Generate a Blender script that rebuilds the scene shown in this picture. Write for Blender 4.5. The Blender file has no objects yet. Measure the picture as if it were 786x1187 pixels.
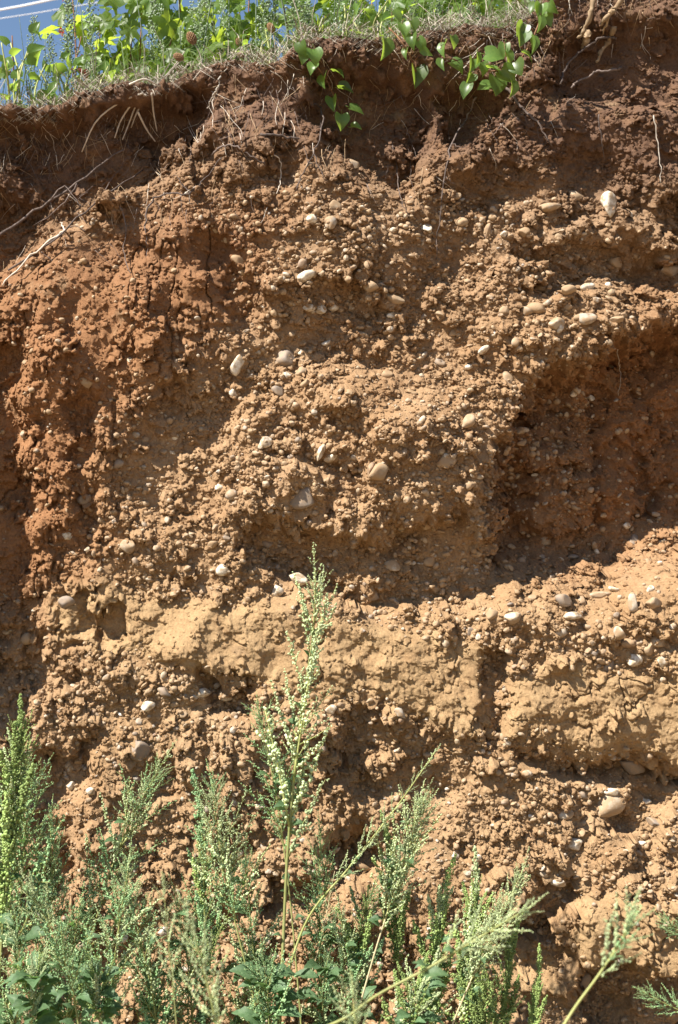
import bpy, math, random
import numpy as np
from mathutils import Vector, Matrix, Euler, Quaternion

random.seed(7)
rng = np.random.default_rng(11)
sc = bpy.context.scene
col = sc.collection

# ------------------------------------------------------------------ camera
CAM = Vector((0.0, -4.5, 1.35)); AIM = Vector((0.0, 0.0, 1.60)); LENS = 54.6
cd = bpy.data.cameras.new('camera'); cam = bpy.data.objects.new('camera', cd); col.objects.link(cam)
cam.location = CAM
cam.rotation_euler = (AIM - CAM).to_track_quat('-Z', 'Y').to_euler()
cd.sensor_fit = 'VERTICAL'; cd.sensor_height = 36.0; cd.lens = LENS
cd.clip_start = 0.05; cd.clip_end = 2000
cd.dof.use_dof = True; cd.dof.focus_distance = 4.45; cd.dof.aperture_fstop = 7.5
sc.camera = cam

# ------------------------------------------------------------------ sky and sun
SUN = Vector((-0.53, -0.37, 0.755)).normalized()
w = bpy.data.worlds.new('World'); sc.world = w; w.use_nodes = True
wn = w.node_tree; wn.nodes.clear()
sky = wn.nodes.new('ShaderNodeTexSky'); sky.sky_type = 'NISHITA'; sky.sun_disc = False
sky.sun_elevation = math.asin(SUN.z); sky.sun_rotation = math.atan2(SUN.x, SUN.y)
sky.altitude = 800; sky.air_density = 1.0; sky.dust_density = 0.0; sky.ozone_density = 1.2
bg = wn.nodes.new('ShaderNodeBackground'); bg.inputs['Strength'].default_value = 0.060
wo = wn.nodes.new('ShaderNodeOutputWorld')
wn.links.new(sky.outputs[0], bg.inputs[0]); wn.links.new(bg.outputs[0], wo.inputs[0])
sd = bpy.data.lights.new('sun', 'SUN'); sd.energy = 5.0; sd.angle = math.radians(0.5); sd.color = (1.0, 0.945, 0.87)
sun = bpy.data.objects.new('sun', sd); col.objects.link(sun)
sun.rotation_euler = SUN.to_track_quat('Z', 'Y').to_euler(); sun.location = (-3, -4, 6)
sc.view_settings.view_transform = 'Standard'; sc.view_settings.look = 'None'
sc.view_settings.gamma = 1.0; sc.view_settings.exposure = 1.26
sc.view_settings.use_curve_mapping = False

# ------------------------------------------------------------------ pixel <-> place
FWD = (AIM - CAM).normalized(); RIGHT = Vector((1, 0, 0)); UP = RIGHT.cross(FWD).normalized()
KPX = 1187.0 * LENS / 36.0
def place(px, py, y):
    d = FWD + RIGHT * ((px - 393.0) / KPX) + UP * ((593.5 - py) / KPX)
    return CAM + d * ((y - CAM.y) / d.y)

# ------------------------------------------------------------------ noise on arrays
TAB = np.random.default_rng(5).random((256, 256)).astype(np.float32) * 2 - 1
def vnoise(x, y, seed=0):
    x = x + seed * 17.31; y = y + seed * 9.77
    xi = np.floor(x); yi = np.floor(y)
    fx = (x - xi).astype(np.float32); fy = (y - yi).astype(np.float32)
    xi = xi.astype(np.int32) & 255; yi = yi.astype(np.int32) & 255
    fx = fx * fx * fx * (fx * (fx * 6 - 15) + 10); fy = fy * fy * fy * (fy * (fy * 6 - 15) + 10)
    x1 = (xi + 1) & 255; y1 = (yi + 1) & 255
    a = TAB[yi, xi]; b = TAB[yi, x1]; c = TAB[y1, xi]; d = TAB[y1, x1]
    return (a + (b - a) * fx) * (1 - fy) + (c + (d - c) * fx) * fy
def fbm(x, y, f, octs=4, gain=0.5, seed=0):
    s = 0; a = 1.0; t = 0
    for o in range(octs):
        s = s + a * vnoise(x * f, y * f, seed + o * 3.7); t += a; a *= gain; f *= 2.03
    return s / t
def sstep(a, b, v):
    t = np.clip((v - a) / (b - a), 0, 1); return t * t * (3 - 2 * t)

# ------------------------------------------------------------------ the cliff as a raster of protrusions
DX = 0.003
xs = np.arange(-2.1, 2.1, DX, dtype=np.float32); zs = np.arange(-0.2, 3.75, DX, dtype=np.float32)
NX, NZ = len(xs), len(zs)
X, Z = np.meshgrid(xs, zs)
vz = Z - CAM.z; vy = -CAM.y
dep = vy * FWD.y + vz * FWD.z
PX = 393.0 + KPX * X / dep
PY = 593.5 - KPX * (vy * UP.y + vz * UP.z) / dep
nA = fbm(X, Z, 3.0, 4, 0.55, 1); nB = fbm(X, Z, 3.0, 4, 0.55, 2)
nC = fbm(X, Z, 14.0, 3, 0.55, 3); nD = fbm(X, Z, 14.0, 3, 0.55, 4)
WX = PX + 16 * nA + 11 * nC; WY = PY + 16 * nB + 11 * nD

def poly(pts, soft, dx=0, dy=0):
    """soft 0..1 mask of a polygon given in photograph pixels"""
    out = np.zeros((NZ, NX), np.float32)
    p = np.array(pts, np.float32); m = soft * 2 + 40
    box = (PX > p[:, 0].min() - m) & (PX < p[:, 0].max() + m) & (PY > p[:, 1].min() - m) & (PY < p[:, 1].max() + m)
    r = np.where(box.any(1))[0]; c = np.where(box.any(0))[0]
    if len(r) == 0 or len(c) == 0: return out
    sl = (slice(r[0], r[-1] + 1), slice(c[0], c[-1] + 1))
    x = WX[sl]; y = WY[sl]
    d2 = np.full(x.shape, 1e12, np.float32); ins = np.zeros(x.shape, bool)
    n = len(p)
    for i in range(n):
        ax, ay = p[i]; bx, by = p[(i + 1) % n]
        ex, ey = bx - ax, by - ay
        t = np.clip(((x - ax) * ex + (y - ay) * ey) / (ex * ex + ey * ey + 1e-6), 0, 1)
        d2 = np.minimum(d2, (x - ax - t * ex) ** 2 + (y - ay - t * ey) ** 2)
        cr = ((ay > y) != (by > y)) & (x < (bx - ax) * (y - ay) / (by - ay + 1e-9) + ax)
        ins ^= cr
    sd_ = np.sqrt(d2) * np.where(ins, 1, -1)
    out[sl] = sstep(-soft, soft, sd_)
    return out
def ell(cx, cy, rx, ry):
    return np.exp(-(((WX - cx) / rx) ** 2 + ((WY - cy) / ry) ** 2))

# layers of soil
SAND = np.maximum(
    poly([(55, 690), (120, 676), (200, 690), (262, 700), (330, 698), (395, 726), (470, 735), (560, 748), (566, 850), (510, 846), (430, 812), (330, 800), (250, 772), (140, 748), (60, 735)], 14),
    poly([(592, 775), (650, 762), (700, 778), (786, 795), (900, 800), (900, 882), (786, 880), (700, 874), (640, 862), (590, 852)], 14))
SAND2 = np.maximum(poly([(660, 1045), (720, 1035), (790, 1045), (860, 1050), (860, 1105), (780, 1110), (700, 1105), (655, 1085)], 9),
                   poly([(540, 1105), (600, 1085), (640, 1100), (640, 1140), (560, 1145)], 9) * 0.6)
TOPEDGE_PX = np.array([(-700, 135), (-300, 130), (0, 124), (60, 120), (110, 113), (150, 104), (200, 96), (235, 84), (300, 76), (345, 62), (370, 52), (400, 48), (450, 50), (500, 42), (540, 30), (600, 28), (630, 8), (660, -22), (700, -58), (786, -90), (1000, -110), (1500, -120)], np.float32)
HUM = 0.42 * sstep(470, 170, WY + 30 * nA) + 0.58 * sstep(215, 120, WY - 40 * sstep(420, 786, WX) + 40 * sstep(140, 0, WX) * 0 - 60 * sstep(180, 20, WX)) 
RED = np.clip(poly([(-400, 300), (60, 270), (190, 230), (330, 240), (300, 330), (200, 420), (130, 520), (125, 640), (40, 700), (-400, 760)], 55), 0, 1)
SANDC = np.clip(np.maximum(SAND, SAND2) + 0.34 * sstep(520, 760, WY + 60 * nA) * sstep(40, 160, WX), 0, 1)
REC = poly([(572, 560), (602, 474), (648, 424), (720, 400), (775, 372), (900, 340), (900, 740), (800, 740), (690, 735), (610, 715), (572, 650)], 16)
COLM = poly([(700, 452), (716, 415), (742, 300), (800, 280), (900, 260), (900, 560), (800, 590), (706, 600)], 14)
LREC = poly([(-300, 128), (120, 112), (228, 96), (236, 118), (196, 176), (128, 214), (62, 252), (0, 286), (-300, 380)], 12)

P = np.zeros((NZ, NX), np.float32)
P += 0.045 * nA + 0.03 * fbm(X, Z, 6.0, 3, 0.5, 9)
# masses and hollows
P += 0.30 * sstep(-1.08, -1.34, X + 0.08 * nB) * sstep(2.75, 2.35, Z + 0.1 * nA)          # buttress beyond the left edge
P -= 0.14 * LREC
P += 0.07 * poly([(0, 300), (120, 225), (200, 180), (240, 130), (420, 150), (520, 220), (420, 330), (260, 420), (120, 480), (0, 420)], 50)
P += 0.035 * poly([(230, 122), (300, 105), (340, 150), (280, 200), (215, 220), (190, 200)], 12)
P -= 0.05 * poly([(212, 175), (235, 160), (252, 190), (248, 215), (218, 212)], 6)
P -= 0.035 * poly([(84, 452), (118, 440), (124, 600), (92, 606)], 7)
P -= 0.05 * poly([(-60, 400), (22, 380), (34, 560), (40, 860), (-60, 900)], 12)
P += 0.03 * poly([(40, 340), (80, 320), (86, 600), (50, 620)], 14)
P += 0.09 * ell(430, 530, 170, 95) + 0.03 * ell(330, 590, 45, 30)
P -= 0.11 * poly([(288, 606), (360, 612), (430, 622), (540, 602), (585, 640), (570, 700), (440, 712), (380, 700), (330, 672), (280, 650)], 14)
P -= 0.05 * poly([(330, 488), (400, 480), (440, 520), (420, 560), (350, 545)], 14)
P -= 0.04 * poly([(366, 542), (420, 540), (430, 585), (380, 590)], 8)
P += 0.05 * ell(640, 380, 110, 40)
RAMP = sstep(716, 612, WY + 28 * sstep(700, 800, WX))
P -= 0.27 * REC * RAMP
P -= 0.05 * COLM * RAMP
P += (REC + COLM * 0.5) * (0.035 * fbm(X, Z, 9.0, 4, 0.6, 78) + 0.02 * sstep(0.05, 0.12, fbm(X, Z, 7.0, 3, 0.5, 79)))
P += 0.035 * poly([(716, 480), (762, 470), (764, 590), (712, 592)], 6) + 0.03 * poly([(612, 560), (700, 545), (705, 600), (640, 612), (606, 600)], 6) + 0.03 * poly([(600, 500), (660, 490), (690, 530), (620, 545)], 8)
P -= 0.09 * poly([(604, 282), (660, 262), (720, 258), (800, 290), (800, 330), (700, 322), (650, 342), (606, 330)], 14)
P += 0.027 * SAND + 0.03 * SAND2
P += 0.05 * poly([(540, 690), (620, 700), (700, 690), (786, 650), (900, 640), (900, 790), (786, 790), (650, 762), (560, 740)], 30)
P -= 0.05 * poly([(58, 690), (112, 684), (120, 735), (62, 730)], 6)
P -= 0.05 * poly([(116, 706), (144, 690), (148, 738), (118, 742)], 3)
P -= 0.05 * poly([(560, 752), (592, 745), (590, 850), (582, 880), (556, 860)], 5)
P -= 0.07 * poly([(240, 776), (300, 790), (296, 835), (250, 826)], 9)
P -= 0.06 * poly([(590, 876), (786, 888), (860, 890), (860, 915), (700, 905), (600, 895)], 8)
P -= 0.05 * poly([(640, 890), (786, 900), (860, 905), (860, 935), (740, 930)], 10)
P -= 0.07 * poly([(55, 872), (110, 866), (100, 912), (60, 960), (30, 960), (20, 900)], 12)
P -= 0.08 * poly([(40, 960), (80, 950), (90, 1040), (40, 1060)], 12)
P -= 0.06 * poly([(382, 980), (440, 985), (448, 1012), (390, 1020)], 9)
P -= 0.06 * poly([(556, 1060), (640, 1050), (665, 1100), (640, 1130), (570, 1110)], 12)
P -= 0.06 * poly([(620, 1010), (665, 1020), (664, 1050), (622, 1046)], 7)
P -= 0.14 * poly([(676, 1106), (786, 1112), (900, 1110), (900, 1200), (700, 1200), (660, 1150)], 9)
P -= 0.07 * poly([(300, 1000), (380, 1010), (380, 1050), (310, 1050)], 12)
P -= 0.11 * poly([(366, 66), (430, 60), (490, 66), (500, 130), (470, 200), (420, 196), (392, 150), (362, 110)], 10)
P -= 0.09 * poly([(500, 78), (560, 70), (600, 100), (560, 150), (520, 150)], 10)
P -= 0.09 * poly([(630, 30), (720, 0), (860, 0), (860, 100), (740, 112), (650, 96)], 14)
P += 0.06 * ell(620, 150, 40, 35)
P -= 0.05 * poly([(560, 240), (600, 250), (600, 290), (560, 300)], 8) * 0
# many random hollows and swellings so that the light breaks up
for i in range(230):
    cx = random.uniform(-40, 830); cy = random.uniform(120, 1190); r = random.uniform(10, 34)
    k = random.choice((-1, -1, 1)) * random.uniform(0.012, 0.036) * r / 22
    hx = (cx - 393) * 0.0025; 
    c0 = np.searchsorted(xs, (cx - 393) * 0.0025 - r * 0.0075); c1 = np.searchsorted(xs, (cx - 393) * 0.0025 + r * 0.0075)
    zc = 1.6 + (593.5 - cy) * 0.0025
    r0 = np.searchsorted(zs, zc - r * 0.0075); r1 = np.searchsorted(zs, zc + r * 0.0075)
    s = (slice(r0, r1), slice(c0, c1))
    a = random.uniform(0.7, 1.6)
    q = ((WX[s] - cx) / (r * a)) ** 2 + ((WY[s] - cy) / r) ** 2
    P[s] += k * np.exp(-q * q) * (1 - 0.75 * SAND[s])

# ---- roughness: how crumbly each place is
ROUGH = np.clip(1.0 - 0.86 * SAND - 0.8 * SAND2 - 0.05 * REC - 0.15 * COLM - 0.25 * LREC - 0.4 * RED, 0.05, 1)
ROUGH *= 0.45 + 0.55 * sstep(-0.25, 0.2, fbm(X, Z, 7.0, 3, 0.6, 77))
ROUGH *= np.clip(1 - 0.35 * sstep(170, 90, WY), 0, 1)
GRAV = np.clip(1.0 - SAND - 0.9 * SAND2 - 0.1 * REC - 0.5 * COLM - 0.85 * RED - LREC - 0.15 * REC, 0, 1) * sstep(170, 250, WY - 30 * sstep(500, 700, WX))

def stamp(H, n, r0, r1, hf, seed, power=2.0, weight=None, flat=0.75):
    rg = np.random.default_rng(seed)
    cx = rg.uniform(-1.3, 1.3, n); cz = rg.uniform(-0.1, 3.3, n)
    rr = r0 + (r1 - r0) * rg.random(n) ** power
    an = rg.uniform(-0.6, 0.6, n); asp = rg.uniform(0.55, 1.0, n); hh = hf * rg.uniform(0.5, 1.2, n); keep = rg.random(n); sq = rg.random(n); tx = rg.normal(0, 0.4, n); tz = rg.normal(0, 0.4, n)
    o = np.argsort(-rr)
    ix = ((cx - xs[0]) / DX).astype(int); iz = ((cz - zs[0]) / DX).astype(int)
    for i in o:
        wgt = weight[iz[i], ix[i]]
        if keep[i] > wgt: continue
        r = rr[i]; k = int(r / DX) + 2
        s = (slice(max(iz[i] - k, 0), iz[i] + k + 1), slice(ix[i] - k, ix[i] + k + 1))
        ddx = X[s] - cx[i] + WN1[s] * r * 0.8; ddz = Z[s] - cz[i] + WN2[s] * r * 0.8
        ca, sa = math.cos(an[i]), math.sin(an[i])
        u = (ddx * ca + ddz * sa) / r; v = (-ddx * sa + ddz * ca) / (r * asp[i])
        b = H[iz[i], ix[i]]
        if sq[i] < 0.35:
            e = 1 - u * u - v * v; cap = b - r * 0.25 + hh[i] * r * np.sqrt(np.clip(e, 0, 1))
        else:   # angular fragment with a tilted flat face
            e = 1 - np.maximum(np.abs(u) * 0.75 + np.abs(v) * 0.5, np.maximum(np.abs(v), np.abs(u)) * 0.95)
            cap = b - r * 0.25 + hh[i] * r * np.minimum(0.75 + tx[i] * u + tz[i] * v, e * 2.6)
        H[s] = np.where(e > 0, np.maximum(H[s], cap), H[s])
WN1 = fbm(X, Z, 60.0, 2, 0.6, 21); WN2 = fbm(X, Z, 60.0, 2, 0.6, 22)
def blur(a, k):
    for ax in (0, 1):
        c = np.cumsum(np.pad(a, [(k + 1, k) if i == ax else (0, 0) for i in (0, 1)], mode='edge'), axis=ax, dtype=np.float64)
        n = a.shape[ax]
        a = ((np.take(c, range(2 * k + 1, 2 * k + 1 + n), ax) - np.take(c, range(0, n), ax)) / (2 * k + 1)).astype(np.float32)
    return a
stamp(P, 420, 0.025, 0.07, 0.6, 31, 1.8, ROUGH * 0.8)
P += ROUGH * 0.020 * fbm(X, Z, 18.0, 4, 0.6, 41)
stamp(P, 7500, 0.010, 0.034, 1.0, 32, 2.2, ROUGH)
P += ROUGH * 0.006 * fbm(X, Z, 55.0, 3, 0.6, 42)
stamp(P, 60000, 0.0040, 0.012, 1.15, 33, 2.0, ROUGH * 0.9)
P += (0.3 + 0.7 * ROUGH) * 0.0022 * fbm(X, Z, 130.0, 2, 0.7, 43)
# the smooth sand bed has shallow flaking and cracks
crk = np.abs(fbm(X, Z, 5.0, 4, 0.6, 51)); crk2 = np.abs(fbm(X, Z, 8.0, 4, 0.55, 52))
sm = np.maximum(SAND, np.maximum(SAND2, np.maximum(COLM, REC * 0.7)))
P -= np.maximum(SAND, SAND2) * 0.016 * sstep(0.03, 0.0, crk) * sstep(0.0, 0.3, nA) + sm * 0.006 * sstep(0.02, 0.0, crk2) * sstep(0.0, 0.3, nB)
flk = fbm(X, Z, 9.0, 4, 0.55, 53)
P += sm * 0.005 * sstep(0.02, 0.05, flk) + sm * 0.004 * sstep(0.22, 0.24, flk) + sm * 0.004 * fbm(X * 0.6, Z * 1.6, 30.0, 4, 0.65, 56) + sm * 0.0035 * fbm(X + 0.6 * Z, Z * 0.6 - X * 0.3, 95.0, 2, 0.7, 57) + sm * 0.006 * fbm(X, Z, 12.0, 5, 0.6, 54)
# vertical drying cracks in the reddish left part and the topsoil
vc = np.abs(fbm(X, Z * 0.35, 7.0, 4, 0.6, 55))
P -= np.clip(RED + HUM * 0.15, 0, 1) * 0.018 * sstep(0.03, 0.0, vc)

# true places of the vertices
ztop_px = np.interp(PX[int((2.85 - zs[0]) / DX)], TOPEDGE_PX[:, 0], TOPEDGE_PX[:, 1])
ZTOP = np.array([place(393, v, 0.15).z for v in ztop_px], np.float32) + 0.03 * vnoise(xs * 9, xs * 0 + 3.3, 3) + 0.008 * vnoise(xs * 27, xs * 0 + 7.3, 3)
E = Z - ZTOP[None, :]
fold = np.clip(E, 0, None)
lip = np.exp(-((E + 0.02) / 0.05) ** 2)
P += 0.04 * lip * (0.6 + 0.8 * nC)
HB = blur(P, 9)
HF = P - HB
Y0 = 0.085 * (Z - 1.6) + 0.02
YS = Y0 - P
YV = YS + fold * 3.2
ZV = np.where(E > 0, ZTOP[None, :] + 0.03 * (1 - np.exp(-fold / 0.05)) + 0.2 * HF, Z - 0.6 * np.clip(HF, -0.006, 0.02))
XV = X + 0.0016 * vnoise(X * 210, Z * 210, 61) + 0.3 * np.clip(HF, -0.006, 0.014)

def surf_y(x, z):
    i = min(max(int((z - zs[0]) / DX), 0), NZ - 1); j = min(max(int((x - xs[0]) / DX), 0), NX - 1)
    return float(YS[i, j])
def surf_b(x, z):
    i = min(max(int((z - zs[0]) / DX), 0), NZ - 1); j = min(max(int((x - xs[0]) / DX), 0), NX - 1)
    return float(Y0[i, j] - HB[i, j])
def on_cliff(px, py, out=0.0):
    """the point of the cliff face seen at a photograph pixel, moved out of the face"""
    y = 0.0
    for k in range(5):
        p = place(px, py, y); y = surf_b(p.x, min(p.z, 3.5)) - out
    return place(px, py, y)
def samp(A, x, z):
    return float(A[min(max(int((z - zs[0]) / DX), 0), NZ - 1), min(max(int((x - xs[0]) / DX), 0), NX - 1)])
def ztop_at(x):
    return float(np.interp(x, xs, ZTOP))

# ------------------------------------------------------------------ materials
def new_mat(name):
    m = bpy.data.materials.new(name); m.use_nodes = True
    nt = m.node_tree; nt.nodes.clear()
    o = nt.nodes.new('ShaderNodeOutputMaterial'); b = nt.nodes.new('ShaderNodeBsdfPrincipled')
    nt.links.new(b.outputs[0], o.inputs[0])
    return m, nt, b, o
def N(nt, t, **kw):
    n = nt.nodes.new(t)
    for k, v in kw.items(): setattr(n, k, v)
    return n
def mixc(nt, fac, a, b, blend='MIX'):
    n = nt.nodes.new('ShaderNodeMix'); n.data_type = 'RGBA'; n.blend_type = blend
    for sock, v in ((0, fac), (6, a), (7, b)):
        if isinstance(v, bpy.types.NodeSocket): nt.links.new(v, n.inputs[sock])
        else: n.inputs[sock].default_value = v if sock == 0 else (*v, 1)
    return n.outputs[2]
def noise(nt, scale, detail=4, rough=0.6, vec=None):
    n = nt.nodes.new('ShaderNodeTexNoise'); n.inputs['Scale'].default_value = scale
    n.inputs['Detail'].default_value = detail; n.inputs['Roughness'].default_value = rough
    if vec is not None: nt.links.new(vec, n.inputs['Vector'])
    return n.outputs['Fac']
def rng_map(nt, v, a, b, c=0.0, d=1.0):
    n = nt.nodes.new('ShaderNodeMapRange'); nt.links.new(v, n.inputs[0])
    for i, k in enumerate((a, b, c, d)): n.inputs[i + 1].default_value = k
    return n.outputs[0]

def soil_mat(name, attype):
    m, nt, b, o = new_mat(name)
    pos = N(nt, 'ShaderNodeNewGeometry').outputs['Position']
    at = {}
    for k in ('humus', 'sand', 'red'):
        a = N(nt, 'ShaderNodeAttribute', attribute_type=attype, attribute_name=k); at[k] = a.outputs['Fac']
    n1 = noise(nt, 3.5, 5, 0.6, pos); n2 = noise(nt, 18, 5, 0.65, pos); n3 = noise(nt, 140, 4, 0.7, pos)
    c = mixc(nt, rng_map(nt, n1, 0.35, 0.65), (0.318, 0.198, 0.105), (0.385, 0.258, 0.150))
    c = mixc(nt, at['red'], c, (0.285, 0.146, 0.070))
    c = mixc(nt, at['sand'], c, (0.385, 0.260, 0.138))
    c = mixc(nt, at['humus'], c, (0.138, 0.082, 0.054))
    c = mixc(nt, rng_map(nt, n2, 0.45, 0.75, 0, 0.55), c, (0.235, 0.128, 0.060))
    st = mixc(nt, rng_map(nt, noise(nt, 9, 4, 0.6, pos), 0.62, 0.72, 0, 0.35), c, (0.33, 0.25, 0.16))
    v = mixc(nt, rng_map(nt, n3, 0.3, 0.7), (0.72, 0.70, 0.68), (1.15, 1.14, 1.12))
    c = mixc(nt, 1.0, st, v, 'MULTIPLY')
    nt.links.new(c, b.inputs['Base Color'])
    b.inputs['Roughness'].default_value = 0.95; b.inputs['Specular IOR Level'].default_value = 0.12
    bp = N(nt, 'ShaderNodeBump'); bp.inputs['Strength'].default_value = 0.8; bp.inputs['Distance'].default_value = 0.005
    nt.links.new(noise(nt, 230, 4, 0.75, pos), bp.inputs['Height']); nt.links.new(bp.outputs[0], b.inputs['Normal'])
    return m
M_SOIL = soil_mat('soil', 'GEOMETRY'); M_CRUMB = soil_mat('soil_crumb', 'INSTANCER')

def pebble_mat():
    m, nt, b, o = new_mat('pebble_stone')
    oi = N(nt, 'ShaderNodeObjectInfo'); rmp = N(nt, 'ShaderNodeValToRGB')
    nt.links.new(oi.outputs['Random'], rmp.inputs[0])
    PK = 0.86
    cs = [(0, (0.36, 0.24, 0.13)), (0.22, (0.46, 0.33, 0.20)), (0.4, (0.52, 0.42, 0.30)), (0.55, (0.40, 0.29, 0.18)), (0.7, (0.56, 0.47, 0.36)), (0.8, (0.33, 0.29, 0.25)), (0.88, (0.64, 0.57, 0.46)), (0.95, (0.27, 0.17, 0.11)), (1.0, (0.60, 0.50, 0.38))]
    e = rmp.color_ramp.elements
    cs = [(p_, tuple(q * PK for q in c_)) for p_, c_ in cs]
    e[0].color = (*cs[0][1], 1); e[1].color = (*cs[-1][1], 1)
    for p_, c_ in cs[1:-1]:
        k = e.new(p_); k.color = (*c_, 1)
    pos = N(nt, 'ShaderNodeNewGeometry').outputs['Position']
    sp = rng_map(nt, noise(nt, 110, 4, 0.65, pos), 0.35, 0.7)
    c = mixc(nt, sp, rmp.outputs[0], (0.85, 0.82, 0.78), 'MULTIPLY')
    dust = rng_map(nt, noise(nt, 45, 4, 0.6, pos), 0.40, 0.52, 0, 0.9)
    c = mixc(nt, dust, c, (0.335, 0.225, 0.128))
    nt.links.new(c, b.inputs['Base Color'])
    b.inputs['Roughness'].default_value = 0.72; b.inputs['Specular IOR Level'].default_value = 0.3
    bp = N(nt, 'ShaderNodeBump'); bp.inputs['Strength'].default_value = 0.4; bp.inputs['Distance'].default_value = 0.002
    nt.links.new(noise(nt, 260, 4, 0.7, pos), bp.inputs['Height']); nt.links.new(bp.outputs[0], b.inputs['Normal'])
    return m
M_PEB = pebble_mat()
def white_peb():
    m, nt, b, o = new_mat('pale_quartz')
    pos = N(nt, 'ShaderNodeNewGeometry').outputs['Position']
    c = mixc(nt, rng_map(nt, noise(nt, 70, 4, 0.6, pos), 0.42, 0.60), (0.64, 0.57, 0.46), (0.36, 0.26, 0.155))
    nt.links.new(c, b.inputs['Base Color']); b.inputs['Roughness'].default_value = 0.6
    return m
M_WHITE = white_peb()
def grey_peb():
    m, nt, b, o = new_mat('grey_stone')
    pos = N(nt, 'ShaderNodeNewGeometry').outputs['Position']
    c = mixc(nt, rng_map(nt, noise(nt, 60, 5, 0.65, pos), 0.35, 0.7), (0.20, 0.165, 0.135), (0.33, 0.23, 0.14))
    nt.links.new(c, b.inputs['Base Color']); b.inputs['Roughness'].default_value = 0.7
    return m
M_GREY = grey_peb()

def plain(name, c1, c2, scale=30, rough=0.8, spec=0.25, trans=None, rand=0.25):
    """leaf, stem and root colours: two tones of noise, per-object variation, optional see-through light"""
    m, nt, b, o = new_mat(name)
    oi = N(nt, 'ShaderNodeObjectInfo')
    tc = N(nt, 'ShaderNodeTexCoord').outputs['Object']
    c = mixc(nt, rng_map(nt, noise(nt, scale, 3, 0.6, tc), 0.35, 0.65), c1, c2)
    hv = N(nt, 'ShaderNodeHueSaturation'); nt.links.new(c, hv.inputs['Color'])
    nt.links.new(rng_map(nt, oi.outputs['Random'], 0, 1, 1 - rand, 1 + rand), hv.inputs['Value'])
    nt.links.new(hv.outputs[0], b.inputs['Base Color'])
    b.inputs['Roughness'].default_value = rough; b.inputs['Specular IOR Level'].default_value = spec
    if trans:
        t = N(nt, 'ShaderNodeBsdfTranslucent'); t.inputs[0].default_value = (*trans, 1)
        mx = N(nt, 'ShaderNodeMixShader'); mx.inputs[0].default_value = 0.5
        nt.links.new(b.outputs[0], mx.inputs[1]); nt.links.new(t.outputs[0], mx.inputs[2]); nt.links.new(mx.outputs[0], o.inputs[0])
    return m
M_FLP = plain('goosefoot_flowers_pale', (0.31, 0.39, 0.17), (0.50, 0.56, 0.33), 40, 0.85, 0.15)
M_FLB = plain('goosefoot_flowers_bluegreen', (0.15, 0.29, 0.11), (0.34, 0.48, 0.25), 40, 0.85, 0.15)
M_FLG = plain('goosefoot_flowers_green', (0.17, 0.25, 0.06), (0.32, 0.40, 0.15), 40, 0.85, 0.15)
M_STEM = plain('goosefoot_stem', (0.24, 0.26, 0.08), (0.33, 0.34, 0.13), 20, 0.6, 0.3)
M_STEMD = plain('dry_stem', (0.42, 0.34, 0.19), (0.52, 0.44, 0.27), 20, 0.7, 0.2)
M_LEAFG = plain('goosefoot_leaf', (0.10, 0.19, 0.08), (0.17, 0.27, 0.13), 12, 0.55, 0.4, (0.12, 0.22, 0.05))
M_VINE = plain('vine_leaf', (0.08, 0.16, 0.035), (0.13, 0.22, 0.05), 10, 0.38, 0.5, (0.42, 0.58, 0.07), 0.35)
M_GRAPE = plain('grape_leaf', (0.06, 0.12, 0.025), (0.11, 0.17, 0.035), 9, 0.45, 0.45, (0.52, 0.66, 0.06), 0.4)
M_REDL = plain('red_leaf', (0.16, 0.025, 0.02), (0.22, 0.05, 0.03), 9, 0.5, 0.4, (0.4, 0.05, 0.03))
M_WEED = plain('horseweed_green', (0.20, 0.27, 0.18), (0.34, 0.40, 0.30), 25, 0.7, 0.2, (0.18, 0.26, 0.10))
M_FLUFF = plain('horseweed_buds', (0.24, 0.31, 0.20), (0.36, 0.42, 0.30), 25, 0.85, 0.1)
M_CANE = plain('vine_cane', (0.13, 0.06, 0.035), (0.22, 0.12, 0.06), 30, 0.7, 0.2)
M_STRAW = plain('dry_straw', (0.24, 0.205, 0.155), (0.40, 0.355, 0.29), 30, 0.85, 0.15)
M_GRASS = plain('green_grass', (0.09, 0.15, 0.04), (0.18, 0.24, 0.08), 20, 0.6, 0.3, (0.2, 0.3, 0.05))
M_ROOTD = plain('dark_root', (0.075, 0.055, 0.045), (0.17, 0.13, 0.11), 60, 0.8, 0.2)
M_ROOTP = plain('pale_root', (0.40, 0.34, 0.27), (0.55, 0.49, 0.41), 60, 0.75, 0.2)
M_ROOTB = plain('brown_root', (0.24, 0.16, 0.09), (0.36, 0.26, 0.16), 60, 0.85, 0.15)
M_HEAD = plain('dry_seed_head', (0.16, 0.09, 0.05), (0.30, 0.19, 0.10), 120, 0.9, 0.1)
M_WIRE = plain('wire_metal', (0.70, 0.70, 0.70), (0.78, 0.78, 0.78), 5, 0.4, 0.5)
M_GROUND = plain('dry_ground', (0.22, 0.155, 0.09), (0.30, 0.21, 0.12), 3, 0.95, 0.1, None, 0)

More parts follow.
